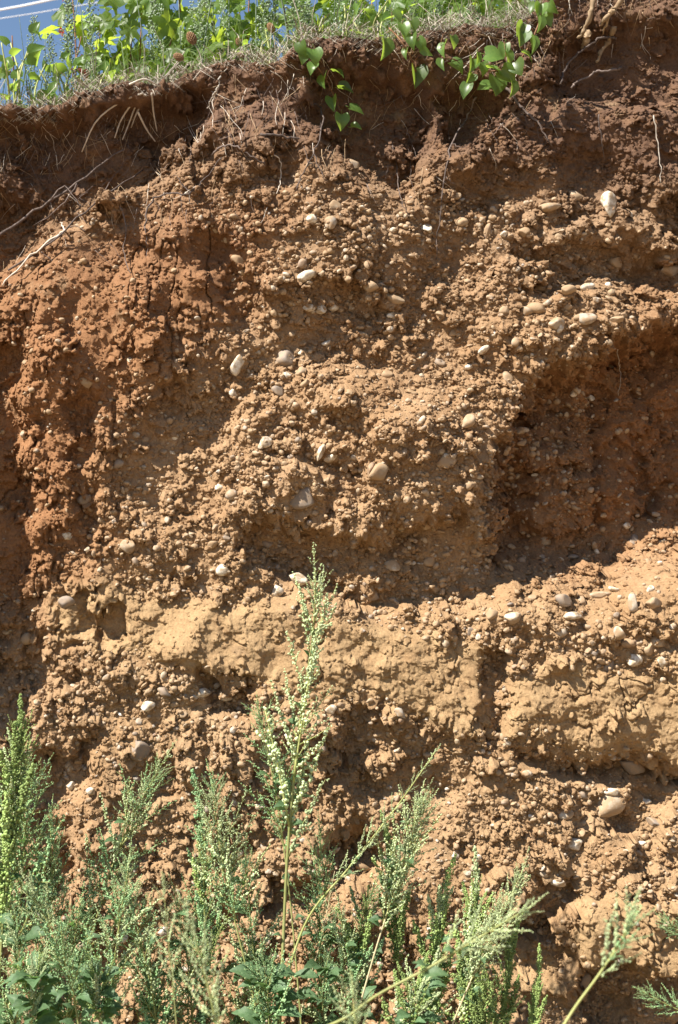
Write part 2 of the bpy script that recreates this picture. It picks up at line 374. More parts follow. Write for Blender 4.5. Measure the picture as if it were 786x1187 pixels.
# ------------------------------------------------------------------ mesh helpers
class MB:
    def __init__(s): s.v = []; s.f = []; s.m = []
    def add(s, v, f, mi=0):
        o = len(s.v); s.v.extend(v); s.f.extend([tuple(i + o for i in q) for q in f]); s.m.extend([mi] * len(f))
    def tube(s, pts, r0, r1, n=5, mi=0, prof=None):
        pts = [Vector(p) for p in pts]; k = len(pts); vs = []; fs = []
        for i, p in enumerate(pts):
            d = (pts[min(i + 1, k - 1)] - pts[max(i - 1, 0)]).normalized()
            a = d.orthogonal().normalized() if abs(d.z) > 0.99 else d.cross(Vector((0, 0, 1))).normalized()
            b = d.cross(a); t = i / (k - 1); r = r0 + (r1 - r0) * t
            if prof: r *= prof(t)
            for j in range(n):
                an = 2 * math.pi * j / n; vs.append(p + a * math.cos(an) * r + b * math.sin(an) * r)
        for i in range(k - 1):
            for j in range(n):
                fs.append((i * n + j, i * n + (j + 1) % n, (i + 1) * n + (j + 1) % n, (i + 1) * n + j))
        fs.append(tuple(range(n - 1, -1, -1))); fs.append(tuple((k - 1) * n + j for j in range(n)))
        s.add(vs, fs, mi)
    def ball(s, c, r, mi=0, sq=1.0):
        q = Quaternion((random.random() - .5, random.random() - .5, random.random() - .5, random.random() - .5)).normalized()
        s.add([c + q @ (Vector((x, y, z * sq)) * r) for x, y, z in ICO_V], ICO_F, mi)
    def mesh(s, name, mats, smooth=True):
        me = bpy.data.meshes.new(name); me.from_pydata([tuple(v) for v in s.v], [], s.f)
        for m in (mats if isinstance(mats, (list, tuple)) else [mats]): me.materials.append(m)
        me.polygons.foreach_set('material_index', s.m)
        if smooth: me.polygons.foreach_set('use_smooth', [True] * len(s.f))
        me.update(); return me
ph = (1 + 5 ** 0.5) / 2
ICO_V = [Vector(v).normalized() for v in ((-1, ph, 0), (1, ph, 0), (-1, -ph, 0), (1, -ph, 0), (0, -1, ph), (0, 1, ph), (0, -1, -ph), (0, 1, -ph), (ph, 0, -1), (ph, 0, 1), (-ph, 0, -1), (-ph, 0, 1))]
ICO_F = [(0, 11, 5), (0, 5, 1), (0, 1, 7), (0, 7, 10), (0, 10, 11), (1, 5, 9), (5, 11, 4), (11, 10, 2), (10, 7, 6), (7, 1, 8), (3, 9, 4), (3, 4, 2), (3, 2, 6), (3, 6, 8), (3, 8, 9), (4, 9, 5), (2, 4, 11), (6, 2, 10), (8, 6, 7), (9, 8, 1)]
def link(name, data, parent=None, mat4=None):
    o = bpy.data.objects.new(name, data); col.objects.link(o)
    if parent is not None: o.parent = parent
    if mat4 is not None: o.matrix_basis = mat4
    return o
def tag(o, label, cat, group=None):
    o['label'] = label; o['category'] = cat
    if group: o['group'] = group
    return o
def empty(name, loc):
    o = bpy.data.objects.new(name, None); col.objects.link(o); o.location = loc; o.empty_display_size = 0.05
    return o
def spline(pts, n):
    """smooth curve through points"""
    p = [Vector(q) for q in pts]; out = []
    p = [p[0] * 2 - p[1]] + p + [p[-1] * 2 - p[-2]]
    seg = len(p) - 3
    for i in range(n + 1):
        t = i / n * seg; k = min(int(t), seg - 1); u = t - k
        a, b, c, d = p[k:k + 4]
        out.append(0.5 * (2 * b + (c - a) * u + (2 * a - 5 * b + 4 * c - d) * u * u + (3 * b - a - 3 * c + d) * u ** 3))
    return out
def orient(loc, zdir, scale=1.0, spin=None):
    q = Vector(zdir).to_track_quat('Z', 'Y') @ Quaternion((0, 0, 1), random.uniform(0, 6.28) if spin is None else spin)
    S = Matrix.Diagonal((*((scale,) * 3 if isinstance(scale, (int, float)) else scale), 1))
    return Matrix.Translation(loc) @ q.to_matrix().to_4x4() @ S

# ------------------------------------------------------------------ ground sheets
def sheet(name, x0, x1, y0, y1, z, step, amp, mat):
    nx = 60; ny = 60
    gx = np.sign(np.linspace(-1, 1, nx)) * np.abs(np.linspace(-1, 1, nx)) ** 2.5; gx = (gx + 1) / 2 * (x1 - x0) + x0
    gy = np.linspace(0, 1, ny) ** 2.5 * (y1 - y0) + y0
    v = []; f = []
    for b in gy:
        for a in gx:
            v.append((a, b, z + amp * float(vnoise(np.array([a * 2.3]), np.array([b * 2.3]), 71)[0]) * min(1, 8 / (1 + abs(b)))))
    for j in range(ny - 1):
        for i in range(nx - 1): f.append((j * nx + i, j * nx + i + 1, (j + 1) * nx + i + 1, (j + 1) * nx + i))
    mb = MB(); mb.add(v, f); o = link(name, mb.mesh(name, mat)); o['kind'] = 'structure'; return o
sheet('ground', -400, 400, 0.6, -500, 0.0, 1, 0.02, M_GROUND)
sheet('upper_ground', -400, 400, 0.9, 600, place(393, 124, 0.15).z - 0.06, 1, 0.01, M_GROUND)

# ------------------------------------------------------------------ cliff mesh, split into its beds
cliff = empty('cliff', (0, 0, 0)); cliff['kind'] = 'structure'
cliff['label'] = 'tall eroded bank of tan soil full of pebbles with a pale sandy band'
fine = np.abs(xs) <= 1.11
ci = np.where(fine | (np.arange(NX) % 6 == 0))[0]
finez = (zs > 0.02) & (zs < 3.26)
ri = np.where(finez | (np.arange(NZ) % 5 == 0))[0]
G = np.ix_(ri, ci)
VX, VY, VZ = XV[G], YV[G], ZV[G]
att = {'humus': HUM[G], 'sand': SANDC[G], 'red': np.clip(RED * 1.0 + REC * RAMP * 0.75 + COLM * 0.3, 0, 1)[G]}
nr, nc = len(ri), len(ci)
allv = np.stack([VX, VY, VZ], -1).reshape(-1, 3)
idx = np.arange(nr * nc).reshape(nr, nc)
quads = np.stack([idx[:-1, :-1], idx[:-1, 1:], idx[1:, 1:], idx[1:, :-1]], -1).reshape(-1, 4)
LAY = np.zeros((NZ, NX), np.int8)
LAY[PY > 790 + 20 * nA * 2] = 1
LAY[HUM > 0.7] = 2
LAY[np.maximum(SAND, SAND2) > 0.5] = 3
LAY[(np.maximum(REC, COLM) > 0.6)] = 4
lay = LAY[G][:-1, :-1].reshape(-1)
for k, (nm, lb) in enumerate((('gravel_bed', 'tan crumbly gravel bed packed with rounded pebbles'), ('gravel_bed', 'lower tan gravel bed behind the weeds'), ('topsoil', 'dark brown rooty topsoil under the turf edge'), ('sand_bed', 'smooth yellowish sand band across the bank'), ('hollow', 'shaded reddish hollow at the right of the bank'))):
    q = quads[lay == k]
    u, inv = np.unique(q, return_inverse=True)
    me = bpy.data.meshes.new(nm)
    me.vertices.add(len(u)); me.vertices.foreach_set('co', allv[u].astype(np.float32).reshape(-1))
    me.loops.add(len(q) * 4); me.loops.foreach_set('vertex_index', inv.reshape(-1).astype(np.int32))
    me.polygons.add(len(q)); me.polygons.foreach_set('loop_start', np.arange(0, len(q) * 4, 4, dtype=np.int32))
    me.polygons.foreach_set('use_smooth', np.ones(len(q), bool))
    for an, av in att.items():
        a = me.attributes.new(an, 'FLOAT', 'POINT'); a.data.foreach_set('value', av.reshape(-1)[u].astype(np.float32))
    me.materials.append(M_SOIL); me.update(calc_edges=True)
    o = link(nm, me, cliff); o['label'] = lb

# ------------------------------------------------------------------ pebbles
def lumpy(seed, sub, amp, flat, facets=0):
    import bmesh
    bm = bmesh.new(); bmesh.ops.create_icosphere(bm, subdivisions=sub, radius=1)
    rg = random.Random(seed)
    offs = [Vector((rg.uniform(-1, 1), rg.uniform(-1, 1), rg.uniform(-1, 1))).normalized() for _ in range(9)]
    ks = [rg.uniform(-1, 1) for _ in offs]
    cuts = [(Vector((rg.uniform(-1, 1), rg.uniform(-1, 1), rg.uniform(-1, 1))).normalized(), rg.uniform(0.5, 0.85)) for _ in range(facets)]
    for v in bm.verts:
        c = v.co.copy(); s = 1 + amp * sum(k * max(0, c.dot(o)) ** 3 for k, o in zip(ks, offs))
        c *= s
        for n_, d in cuts:
            t = c.dot(n_) - d
            if t > 0: c -= n_ * t
        v.co = Vector((c.x, c.y * flat[0], c.z * flat[1]))
    me = bpy.data.meshes.new('pebble'); bm.to_mesh(me); bm.free()
    me.polygons.foreach_set('use_smooth', [True] * len(me.polygons)); return me
PEB = [lumpy(100 + i, 3, 0.4, (random.uniform(0.65, 0.95), random.uniform(0.5, 0.85)), (3, 6, 4, 9)[i % 4]) for i in range(14)]
for m_ in PEB: m_.materials.append(M_PEB)
taken = []
def pebble(px, py, wpx, hpx, mat=None, tilt=None, sink=0.35, var=None):
    a = wpx * 0.00125; b = hpx * 0.00125
    p = on_cliff(px, py, 0.0)
    p.y = min(surf_y(p.x, p.z), surf_b(p.x, p.z) + 0.01) - min(a, b) * (0.6 - 2 * sink)
    me = PEB[random.randrange(14) if var is None else var]
    o = link('pebble', me, cliff)
    ext = 0.72
    o.scale = (a, (a + b) * 0.5, b / ext)
    o.rotation_euler = (random.uniform(-0.4, 0.4), random.gauss(0, 0.35) if tilt is None else tilt, random.uniform(-0.5, 0.5))
    o.location = p
    if mat is not None:
        o.material_slots[0].link = 'OBJECT'; o.material_slots[0].material = mat
    taken.append((px, py, max(wpx, hpx) * 0.5)); return o
W_, G_ = M_WHITE, M_GREY
for a in [(277, 422, 15, 24, W_, 0.25, .2), (330, 416, 28, 17, G_, 0, .25), (354, 576, 36, 28, G_, -.2, .25), (705, 236, 20, 28, W_, .3, .25), (636, 240, 38, 15, None, -.25, .2), (667, 225, 26, 20, None, 0, .3), (608, 270, 17, 15, None, 0, .2),
          (683, 333, 20, 12, W_, 0, .2), (680, 368, 28, 20, None, 0, .25), (625, 358, 30, 16, None, .3, .3), (655, 340, 16, 10, None, 0, .2), (715, 372, 20, 11, None, 0, .2), (650, 380, 8, 18, W_, .5, .2), (594, 717, 26, 19, None, 0, .15), (570, 712, 16, 12, None, 0, .2),
          (172, 818, 18, 11, W_, -.2, .2), (235, 803, 24, 9, W_, -.25, .2), (190, 803, 20, 12, G_, .3, .2), (260, 661, 20, 16, W_, 0, .2), (345, 672, 22, 14, W_, .2, .2), (645, 1020, 22, 16, W_, .2, .2), (735, 888, 34, 16, G_, .7, .3), (706, 932, 38, 27, None, 0, .3),
          (655, 942, 24, 17, None, 0, .2), (668, 978, 20, 16, W_, .3, .2), (676, 922, 14, 9, G_, .3, .2), (710, 917, 20, 10, W_, .1, .2), (760, 955, 24, 12, G_, .5, .25), (780, 985, 22, 14, G_, .4, .25), (745, 978, 14, 10, W_, 0, .2), (420, 1003, 32, 14, None, .3, .2),
          (82, 912, 14, 12, W_, 0, .2), (385, 822, 14, 10, W_, .2, .2), (432, 688, 22, 15, G_, 0, .25), (778, 314, 34, 20, None, -.4, .3), (388, 240, 14, 15, None, 0, .2), (352, 305, 12, 14, None, 0, .2), (358, 357, 18, 9, W_, 0, .2), (372, 360, 14, 9, W_, 0, .2), (386, 356, 16, 9, W_, 0, .2),
          (457, 349, 22, 10, None, .1, .2), (455, 365, 14, 9, W_, -.3, .2), (440, 547, 28, 16, None, -.1, .2), (372, 524, 8, 20, W_, .6, .2), (383, 533, 18, 8, W_, -.4, .2), (500, 650, 18, 15, None, 0, .2), (652, 733, 18, 13, None, 0, .2), (730, 745, 24, 15, None, 0, .25), (715, 735, 14, 16, None, .2, .2),
          (735, 765, 20, 14, W_, 0, .2), (766, 742, 22, 18, None, 0, .3), (700, 690, 30, 11, None, .1, .15), (712, 683, 16, 9, W_, .3, .2), (733, 700, 14, 20, None, -.1, .2), (756, 700, 20, 14, None, 0, .25), (664, 714, 24, 10, W_, 0, .2), (676, 697, 12, 10, None, 0, .2), (752, 752, 16, 12, None, .3, .2), (766, 768, 12, 12, W_, 0, .2),
          (651, 697, 22, 16, G_, .2, .2), (685, 462, 10, 9, W_, 0, .2), (725, 610, 11, 8, W_, 0, .2), (735, 627, 16, 14, G_, 0, .3), (632, 628, 16, 14, None, 0, .3), (606, 650, 14, 10, None, 0, .3), (665, 645, 14, 8, G_, 0, .3), (752, 650, 12, 12, None, 0, .3), (604, 500, 18, 9, None, 0, .25), (606, 514, 14, 8, None, 0, .2), (622, 515, 14, 9, None, 0, .2),
          (598, 397, 12, 14, None, .3, .2), (610, 362, 14, 12, None, 0, .25), (646, 375, 22, 14, None, .3, .3), (544, 425, 12, 9, W_, 0, .2), (490, 487, 8, 12, W_, .5, .2), (540, 490, 12, 18, None, .6, .2), (515, 535, 26, 12, None, 0, .3), (430, 545, 10, 22, None, .2, .25), (345, 432, 12, 9, None, 0, .2), (350, 430, 14, 10, None, 0, .25), (322, 452, 14, 12, G_, 0, .3),
          (190, 1082, 18, 14, W_, 0, .2), (75, 700, 18, 13, G_, 0, .25), (32, 741, 16, 16, None, 0, .3), (77, 622, 14, 8, W_, 0, .2), (95, 578, 16, 11, G_, .3, .2), (90, 540, 8, 7, W_, 0, .2), (126, 623, 12, 8, None, 0, .2), (420, 975, 12, 12, None, 0, .2), (160, 870, 26, 18, G_, .2, .35), (150, 980, 22, 12, None, .2, .25), (120, 985, 16, 12, None, 0, .2), (720, 1080, 16, 9, None, 0, .3), (566, 268, 10, 22, None, .15, .2)]:
    pebble(*a)
gx = np.clip(GRAV, 0, 1)
tries = 0
while len(taken) < 300 and tries < 40000:
    tries += 1
    px = random.uniform(5, 781); py = random.uniform(170, 1140)
    p = place(px, py, 0)
    g = samp(GRAV, p.x, p.z)
    if random.random() > g * (1.0 if 200 < px else 0.55): continue
    wpx = 8.5 + 11 * random.random() ** 2.6
    if tries % 3 and len(taken) > 110:
        t = random.choice(taken); px = t[0] + random.gauss(0, 22); py = t[1] + random.gauss(0, 12)
        if not (5 < px < 781 and 190 < py < 1140) or random.random() > samp(GRAV, place(px, py, 0).x, place(px, py, 0).z): continue
    if any(abs(px - t[0]) < t[2] + wpx * 0.5 and abs(py - t[1]) < t[2] + wpx * 0.4 for t in taken): continue
    r_ = random.random()
    pebble(px, py, wpx, wpx * random.uniform(0.5, 0.9), W_ if r_ < 0.32 else (G_ if r_ < 0.42 else None), None, random.uniform(0.15, 0.32))

# ---- crumbs and small gravel too small to pick apart: one part each, scattered over the face
def scatter(name, n, seed, weight, rlo, rhi, power, mat, sub, amp, sink, flat, label, smooth=True):
    rg = np.random.default_rng(seed)
    x = rg.uniform(-1.25, 1.25, n * 4); z = rg.uniform(0.02, 3.2, n * 4)
    i = ((z - zs[0]) / DX).astype(int); j = ((x - xs[0]) / DX).astype(int)
    k = (rg.random(n * 4) < weight[i, j]) & (E[i, j] < -0.01)
    i = i[k][:n]; j = j[k][:n]; m = len(i)
    r = rlo + (rhi - rlo) * rg.random(m) ** power
    co = np.stack([XV[i, j], YV[i, j] - r * sink, ZV[i, j]], -1).astype(np.float32)
    me = bpy.data.meshes.new(name); me.vertices.add(m); me.vertices.foreach_set('co', co.reshape(-1))
    sc3 = r[:, None] * np.stack([rg.uniform(0.8, 1.4, m), rg.uniform(0.7, 1.1, m), rg.uniform(flat, 1.0, m)], -1)
    def put(nm, t, arr, fld='value'):
        a = me.attributes.new(nm, t, 'POINT'); a.data.foreach_set(fld, np.ascontiguousarray(arr).reshape(-1))
    put('scl', 'FLOAT_VECTOR', sc3.astype(np.float32), 'vector')
    put('rot', 'FLOAT_VECTOR', np.stack([rg.normal(0, .5, m), rg.normal(0, .5, m), rg.uniform(0, 6.28, m)], -1).astype(np.float32), 'vector')
    put('pick', 'INT', rg.integers(0, 6, m).astype(np.int32))
    for an, A in (('humus', HUM), ('sand', SANDC), ('red', np.clip(RED * 1.0 + REC * RAMP * 0.75 + COLM * 0.3, 0, 1))):
        put(an, 'FLOAT', A[i, j].astype(np.float32))
    o = link(name, me, cliff); o['kind'] = 'stuff'; o['label'] = label
    ng = bpy.data.node_groups.new(name, 'GeometryNodeTree')
    ng.interface.new_socket('Geometry', in_out='INPUT', socket_type='NodeSocketGeometry'); ng.interface.new_socket('Geometry', in_out='OUTPUT', socket_type='NodeSocketGeometry')
    gi = ng.nodes.new('NodeGroupInput'); go = ng.nodes.new('NodeGroupOutput')
    g2i = ng.nodes.new('GeometryNodeGeometryToInstance')
    for q in range(6):
        ic = ng.nodes.new('GeometryNodeMeshIcoSphere'); ic.inputs['Radius'].default_value = 1; ic.inputs['Subdivisions'].default_value = sub
        sp = ng.nodes.new('GeometryNodeSetPosition'); nz = ng.nodes.new('ShaderNodeTexNoise'); nz.noise_dimensions = '4D'
        nz.inputs['W'].default_value = q * 3.1 + seed; nz.inputs['Scale'].default_value = 1.1; nz.inputs['Detail'].default_value = 2
        sb = ng.nodes.new('ShaderNodeVectorMath'); sb.operation = 'SUBTRACT'; sb.inputs[1].default_value = (0.5, 0.5, 0.5)
        ml = ng.nodes.new('ShaderNodeVectorMath'); ml.operation = 'SCALE'; ml.inputs['Scale'].default_value = amp
        ng.links.new(nz.outputs['Color'], sb.inputs[0]); ng.links.new(sb.outputs[0], ml.inputs[0]); ng.links.new(ml.outputs[0], sp.inputs['Offset'])
        ng.links.new(ic.outputs['Mesh'], sp.inputs['Geometry'])
        ss = ng.nodes.new('GeometryNodeSetShadeSmooth'); ss.inputs['Shade Smooth'].default_value = smooth; sm_ = ng.nodes.new('GeometryNodeSetMaterial'); sm_.inputs['Material'].default_value = mat
        ng.links.new(sp.outputs[0], ss.inputs['Geometry']); ng.links.new(ss.outputs[0], sm_.inputs['Geometry']); ng.links.new(sm_.outputs[0], g2i.inputs[0])
    iop = ng.nodes.new('GeometryNodeInstanceOnPoints'); iop.inputs['Pick Instance'].default_value = True
    def attr(nm, t):
        a = ng.nodes.new('GeometryNodeInputNamedAttribute'); a.data_type = t; a.inputs['Name'].default_value = nm; return a.outputs['Attribute']
    e2r = ng.nodes.new('FunctionNodeEulerToRotation'); ng.links.new(attr('rot', 'FLOAT_VECTOR'), e2r.inputs[0])
    ng.links.new(gi.outputs[0], iop.inputs['Points']); ng.links.new(g2i.outputs[0], iop.inputs['Instance'])
    ng.links.new(attr('pick', 'INT'), iop.inputs['Instance Index']); ng.links.new(e2r.outputs[0], iop.inputs['Rotation']); ng.links.new(attr('scl', 'FLOAT_VECTOR'), iop.inputs['Scale'])
    ng.links.new(iop.outputs[0], go.inputs[0])
    md = o.modifiers.new('scatter', 'NODES'); md.node_group = ng
    return o
scatter('soil_crumbs', 80000, 5, ROUGH * 0.9, 0.0014, 0.0066, 2.2, M_CRUMB, 2, 1.7, 0.1, 0.6, 'small crumbs of earth clinging to the bank', False)
scatter('small_gravel', 12000, 6, GRAV * (0.3 + 0.7 * sstep(-0.3, 0.2, nA + 0.5 * nC)), 0.0026, 0.0105, 2.3, M_PEB, 3, 0.9, 0.15, 0.45, 'small rounded gravel stones set in the bank')

# ------------------------------------------------------------------ leaf shapes
def leaf_mesh(name, prof, mat, rows=8, fold=0.25, curl=0.25, teeth=0.0, cup=0.0):
    """unit leaf: stalk end at the origin, tip at +Z, faces -Y; petiole included"""
    mb = MB(); vs = []; fs = []
    for i in range(rows + 1):
        t = i / rows; wd = prof(t)
        if teeth and 0 < i < rows: wd *= 1 + (teeth if i % 2 else -teeth)
        z0 = 0.22 + 0.78 * t; yb = curl * (t - 0.4) ** 2
        for k in (-1, -0.5, 0, 0.5, 1):
            zz = z0 - (0.10 * abs(k) * prof(0.12) / 0.4 if t < 0.2 else 0) - (teeth * 0.12 * abs(k))
            vs.append(Vector((k * wd, yb - fold * abs(k) * wd + cup * k * k * wd, zz)))
    for i in range(rows):
        for k in range(4): a = i * 5 + k; fs.append((a, a + 1, a + 6, a + 5))
    mb.add(vs, fs); mb.tube([Vector((0, 0.02, 0)), Vector((0, 0.03, 0.12)), Vector((0, 0.01, 0.26))], 0.014, 0.010, 4)
    return mb.mesh(name, mat)
def heart(t): return 0.43 * (math.sin(math.pi * min(1, 0.17 + 0.83 * t)) ** 0.85) * (1.08 - 0.62 * t) if t < 1 else 0.004
def rhomb(t): return (0.30 * (t / 0.35) ** 0.8 if t < 0.35 else 0.30 * ((1 - t) / 0.65) ** 0.85) + 0.006
def lance(t): return 0.13 * math.sin(math.pi * min(1, 0.08 + 0.92 * t)) ** 0.8 + 0.003
HEARTS = [leaf_mesh('leaf', heart, M_VINE, 8, f_, c_, 0, cu) for f_, c_, cu in ((0.25, 0.3, 0), (0.55, 0.5, 0.1), (0.9, 0.25, 0), (0.1, 0.6, -0.2))]
RHOMBS = [leaf_mesh('leaf', rhomb, M_LEAFG, 10, f_, c_, tt, cu) for f_, c_, tt, cu in ((0.3, 0.4, 0.12, 0), (0.1, 0.8, 0.16, -0.2), (0.6, 0.3, 0.08, 0.2))]
LANCES = [leaf_mesh('leaf', lance, M_LEAFG, 7, f_, c_, 0, 0) for f_, c_ in ((0.3, 0.5), (0.6, 0.9))]
def grape_mesh(seed):
    rg = random.Random(seed); mb = MB(); n = 30; vs = [Vector((0, 0, 0.25))]; fs = []
    rings = (0.45, 0.8, 1.0)
    for q in rings:
        for i in range(n):
            a = 2 * math.pi * i / n          # 0 = tip
            lob = 0.40 + 0.12 * math.cos(5 * a) * (1 if abs(a - math.pi) > 0.5 else 0.2) + 0.035 * (1 if i % 2 else -1) * (q == 1.0)
            if abs(a - math.pi) < 0.35: lob *= 0.35 + abs(a - math.pi)
            lob *= 1 + rg.uniform(-.05, .05)
            r = lob * q * 1.25
            vs.append(Vector((math.sin(a) * r, 0.10 * math.sin(5 * a + seed) * q * q * 0.5 + 0.25 * r * r - 0.10 * abs(math.sin(a)) * r, 0.45 + math.cos(a) * r - 0.20 * (1 - q))))
    vs[0] = Vector((0, 0, 0.40))
    for i in range(n): fs.append((0, 1 + (i + 1) % n, 1 + i))
    for q in range(2):
        for i in range(n):
            a = 1 + q * n + i; b = 1 + q * n + (i + 1) % n; fs.append((a, b, b + n, a + n))
    mb.add(vs, fs); mb.tube([Vector((0, 0.05, -0.25)), Vector((0, 0.06, 0.1)), Vector((0, 0.0, 0.38))], 0.016, 0.012, 4)
    return mb.mesh('leaf', M_GRAPE)
GRAPES = [grape_mesh(i) for i in range(4)]
def put_leaf(me, parent, loc, tipdir, size, face=None, mat=None):
    """face: rough direction the upper side looks to"""
    z = Vector(tipdir).normalized(); f = Vector(face if face is not None else (random.uniform(-.6, .6), -1, random.uniform(-.2, .8)))
    y = -(f - z * f.dot(z)).normalized(); x = y.cross(z)
    R_ = Matrix((x, y, z)).transposed().to_4x4()
    o = link('leaf', me, parent, parent.matrix_basis.inverted() @ Matrix.Translation(loc) @ R_ @ Matrix.Diagonal((size * random.uniform(0.7, 1.12), size, size, 1)))
    if mat: o.material_slots[0].link = 'OBJECT'; o.material_slots[0].material = mat
    return o

# ------------------------------------------------------------------ goosefoot weeds
def spike_mesh(kind, seed):
    random.seed(seed); mb = MB()
    bend = random.uniform(-0.12, 0.12); bend2 = random.uniform(-0.1, 0.1)
    ax = lambda t: Vector((bend * t * t, bend2 * t * t, t))
    mb.tube([ax(i / 6) for i in range(7)], 0.011, 0.004, 4, 1)
    def cluster(c, r, n):
        for _ in range(n):
            mb.ball(c + Vector((random.gauss(0, 1), random.gauss(0, 1), random.gauss(0, 1))) * r * 0.6, r * random.uniform(0.6, 1.2), 0, random.uniform(0.7, 1))
    def bract(p, d, L):
        sv = d.cross(Vector((random.gauss(0, 1), random.gauss(0, 1), random.gauss(0, 1)))).normalized() * L * 0.14
        mb.add([p, p + d * L * 0.5 + sv, p + d * L + Vector((0, 0, -L * 0.2)), p + d * L * 0.5 - sv], [(0, 1, 2, 3)], 2)
    for i in range(9 if kind != 'bead' else 4):
        t = random.uniform(0.03, 0.75); az = random.uniform(0, 6.28)
        bract(ax(t), Vector((math.cos(az), math.sin(az), random.uniform(0.1, 1))).normalized(), random.uniform(0.07, 0.2) * (1.1 - t))
    if kind == 'open':
        n = 12
        for i in range(n):
            t = 0.12 + 0.8 * i / n + random.uniform(-.03, .03); az = i * 2.4 + random.uniform(-.5, .5); L = (0.36 * (1 - t) + 0.06) * random.uniform(0.5, 1.25)
            d = Vector((math.cos(az) * 0.7, math.sin(az) * 0.7, random.uniform(0.5, 1.1))).normalized(); b = ax(t)
            e_ = lambda u: b + d * L * u + Vector((0, 0, L * 0.12 * u * u))
            mb.tube([e_(0), e_(0.5), e_(1)], 0.006, 0.003, 3, 1)
            k = max(2, int(L / 0.034))
            for j in range(k):
                if random.random() < 0.15: continue
                cluster(e_((j + 0.8) / k), 0.0125 * random.uniform(0.7, 1.3), random.choice((1, 2, 2, 3)))
        for j in range(12): cluster(ax(0.45 + 0.55 * j / 11), 0.0125, 2)
    elif kind == 'dense':
        for i in range(210):
            t = 0.05 + 0.95 * random.random(); rad = (0.060 * (1 - t) ** 0.5 + 0.008) * (1 + 0.35 * math.sin(t * 40 + bend * 50)); az = random.uniform(0, 6.28)
            mb.ball(ax(t) + Vector((math.cos(az), math.sin(az), random.uniform(-.2, .6))) * rad * random.uniform(0.4, 1.15), 0.016 * random.uniform(0.6, 1.35), 0, 0.8)
        for i in range(12):
            t = 0.08 + 0.5 * random.random(); az = random.uniform(0, 6.28); d = Vector((math.cos(az) * 0.4, math.sin(az) * 0.4, 1)); L = random.uniform(0.10, 0.2)
            for j in range(8): mb.ball(ax(t) + d * L * j / 8, 0.018 * (1 - j / 14), 0, 0.8)
    else:  # bead: a string of knots
        n = 20
        for i in range(n):
            t = 0.12 + 0.88 * i / (n - 1) + random.uniform(-.012, .012); cluster(ax(t) + Vector((random.gauss(0, .012), random.gauss(0, .012), 0)), 0.022 * (1.1 - 0.45 * t), random.choice((2, 3, 4)))
        for i in range(4):
            t = random.uniform(0.15, 0.7); az = random.uniform(0, 6.28); d = Vector((math.cos(az) * 0.7, math.sin(az) * 0.7, 0.8)); L = random.uniform(0.08, 0.2)
            for j in range(5): cluster(ax(t) + d * L * (j + 1) / 5, 0.016, 2)
    return mb.mesh('flower_spike', [M_FLP, M_STEM, M_LEAFG])
SPK = {'open': [spike_mesh('open', i) for i in range(5)], 'dense': [spike_mesh('dense', 20 + i) for i in range(3)], 'bead': [spike_mesh('bead', 40 + i) for i in range(4)]}
random.seed(99)

def goosefoot(label, pts, y, kinds, mat, nb=14, f0=0.35, lmax=0.20, spread=0.6, nleaf=5, lsize=0.06, r=0.005, stem=M_STEM, group='goosefoot weeds at the foot of the bank', dy=0.0, tip=None, leafset=None, fleaf=(0.1, 0.75)):
    """pts: photograph pixels from low to high; y: distance plane of the stem"""
    P3 = [place(a, b, y + dy * i) for i, (a, b) in enumerate(pts)]
    d0 = (P3[1] - P3[0]); base = P3[0].copy()
    base = base - d0.normalized() * 0.0; foot = Vector((base.x - d0.x / max(d0.z, 0.05) * 0.12, base.y, -0.01))
    if base.z > 0.02: P3 = [foot] + P3
    else: P3[0].z = -0.01
    r *= 0.75
    root = empty('goosefoot_weed', P3[0]); tag(root, label, 'weed', group)
    Pc = spline(P3, 8 * (len(P3) - 1)); mb = MB(); inv = root.matrix_basis.inverted() if False else Matrix.Translation(-P3[0])
    mb.tube([p - P3[0] for p in Pc], r, r * 0.3, 6); link('stem', mb.mesh('stem', stem), root)
    n = len(Pc) - 1; vis = P3[1] if len(P3) > 2 else P3[0]
    def at(f):
        t = f * n; k = min(int(t), n - 1); return Pc[k].lerp(Pc[k + 1], t - k), (Pc[k + 1] - Pc[k]).normalized()
    if y > -1.5: nb = int(nb * 1.8); lmax *= 1.15
    az = random.uniform(0, 6.28)
    def spike(p, d, L, kind):
        me = random.choice(SPK[kind]); o = link('flower_spike', me, root, inv @ orient(p, d, L))
        mm = random.choice(mat) if isinstance(mat, (list, tuple)) else mat
        if mm is not M_FLP: o.material_slots[0].link = 'OBJECT'; o.material_slots[0].material = mm
        return o
    for i in range(nb):
        f = f0 + (0.97 - f0) * (i + random.uniform(-.3, .3)) / nb; p, d = at(min(max(f, 0), 0.99)); az += 2.4 + random.uniform(-.4, .4)
        s = d.orthogonal().normalized(); s = Quaternion(d, az) @ s
        s.y *= 0.7
        L = lmax * (1.05 - (f - f0) / (1 - f0)) ** 0.6 * random.uniform(0.65, 1.2)
        spike(p, (d + s * spread * random.uniform(0.6, 1.3) + Vector((0, 0, 0.15))).normalized(), L, random.choice(kinds))
    p, d = at(0.93); spike(p - d * 0.01, d, (tip or lmax * 0.6), kinds[0])
    for i in range(int(nleaf * 2.4)):
        f = random.uniform(*fleaf); p, d = at(f); a_ = random.uniform(0, 6.28)
        s = Vector((math.cos(a_), math.sin(a_) * 0.8 - 0.2, random.uniform(-0.2, 0.7)))
        put_leaf(random.choice(leafset or RHOMBS), root, p, s, lsize * random.uniform(0.45, 1.05), (random.uniform(-.5, .1), -0.6, 0.9))
    return root
A_, D_, B_ = 'open', 'dense', 'bead'
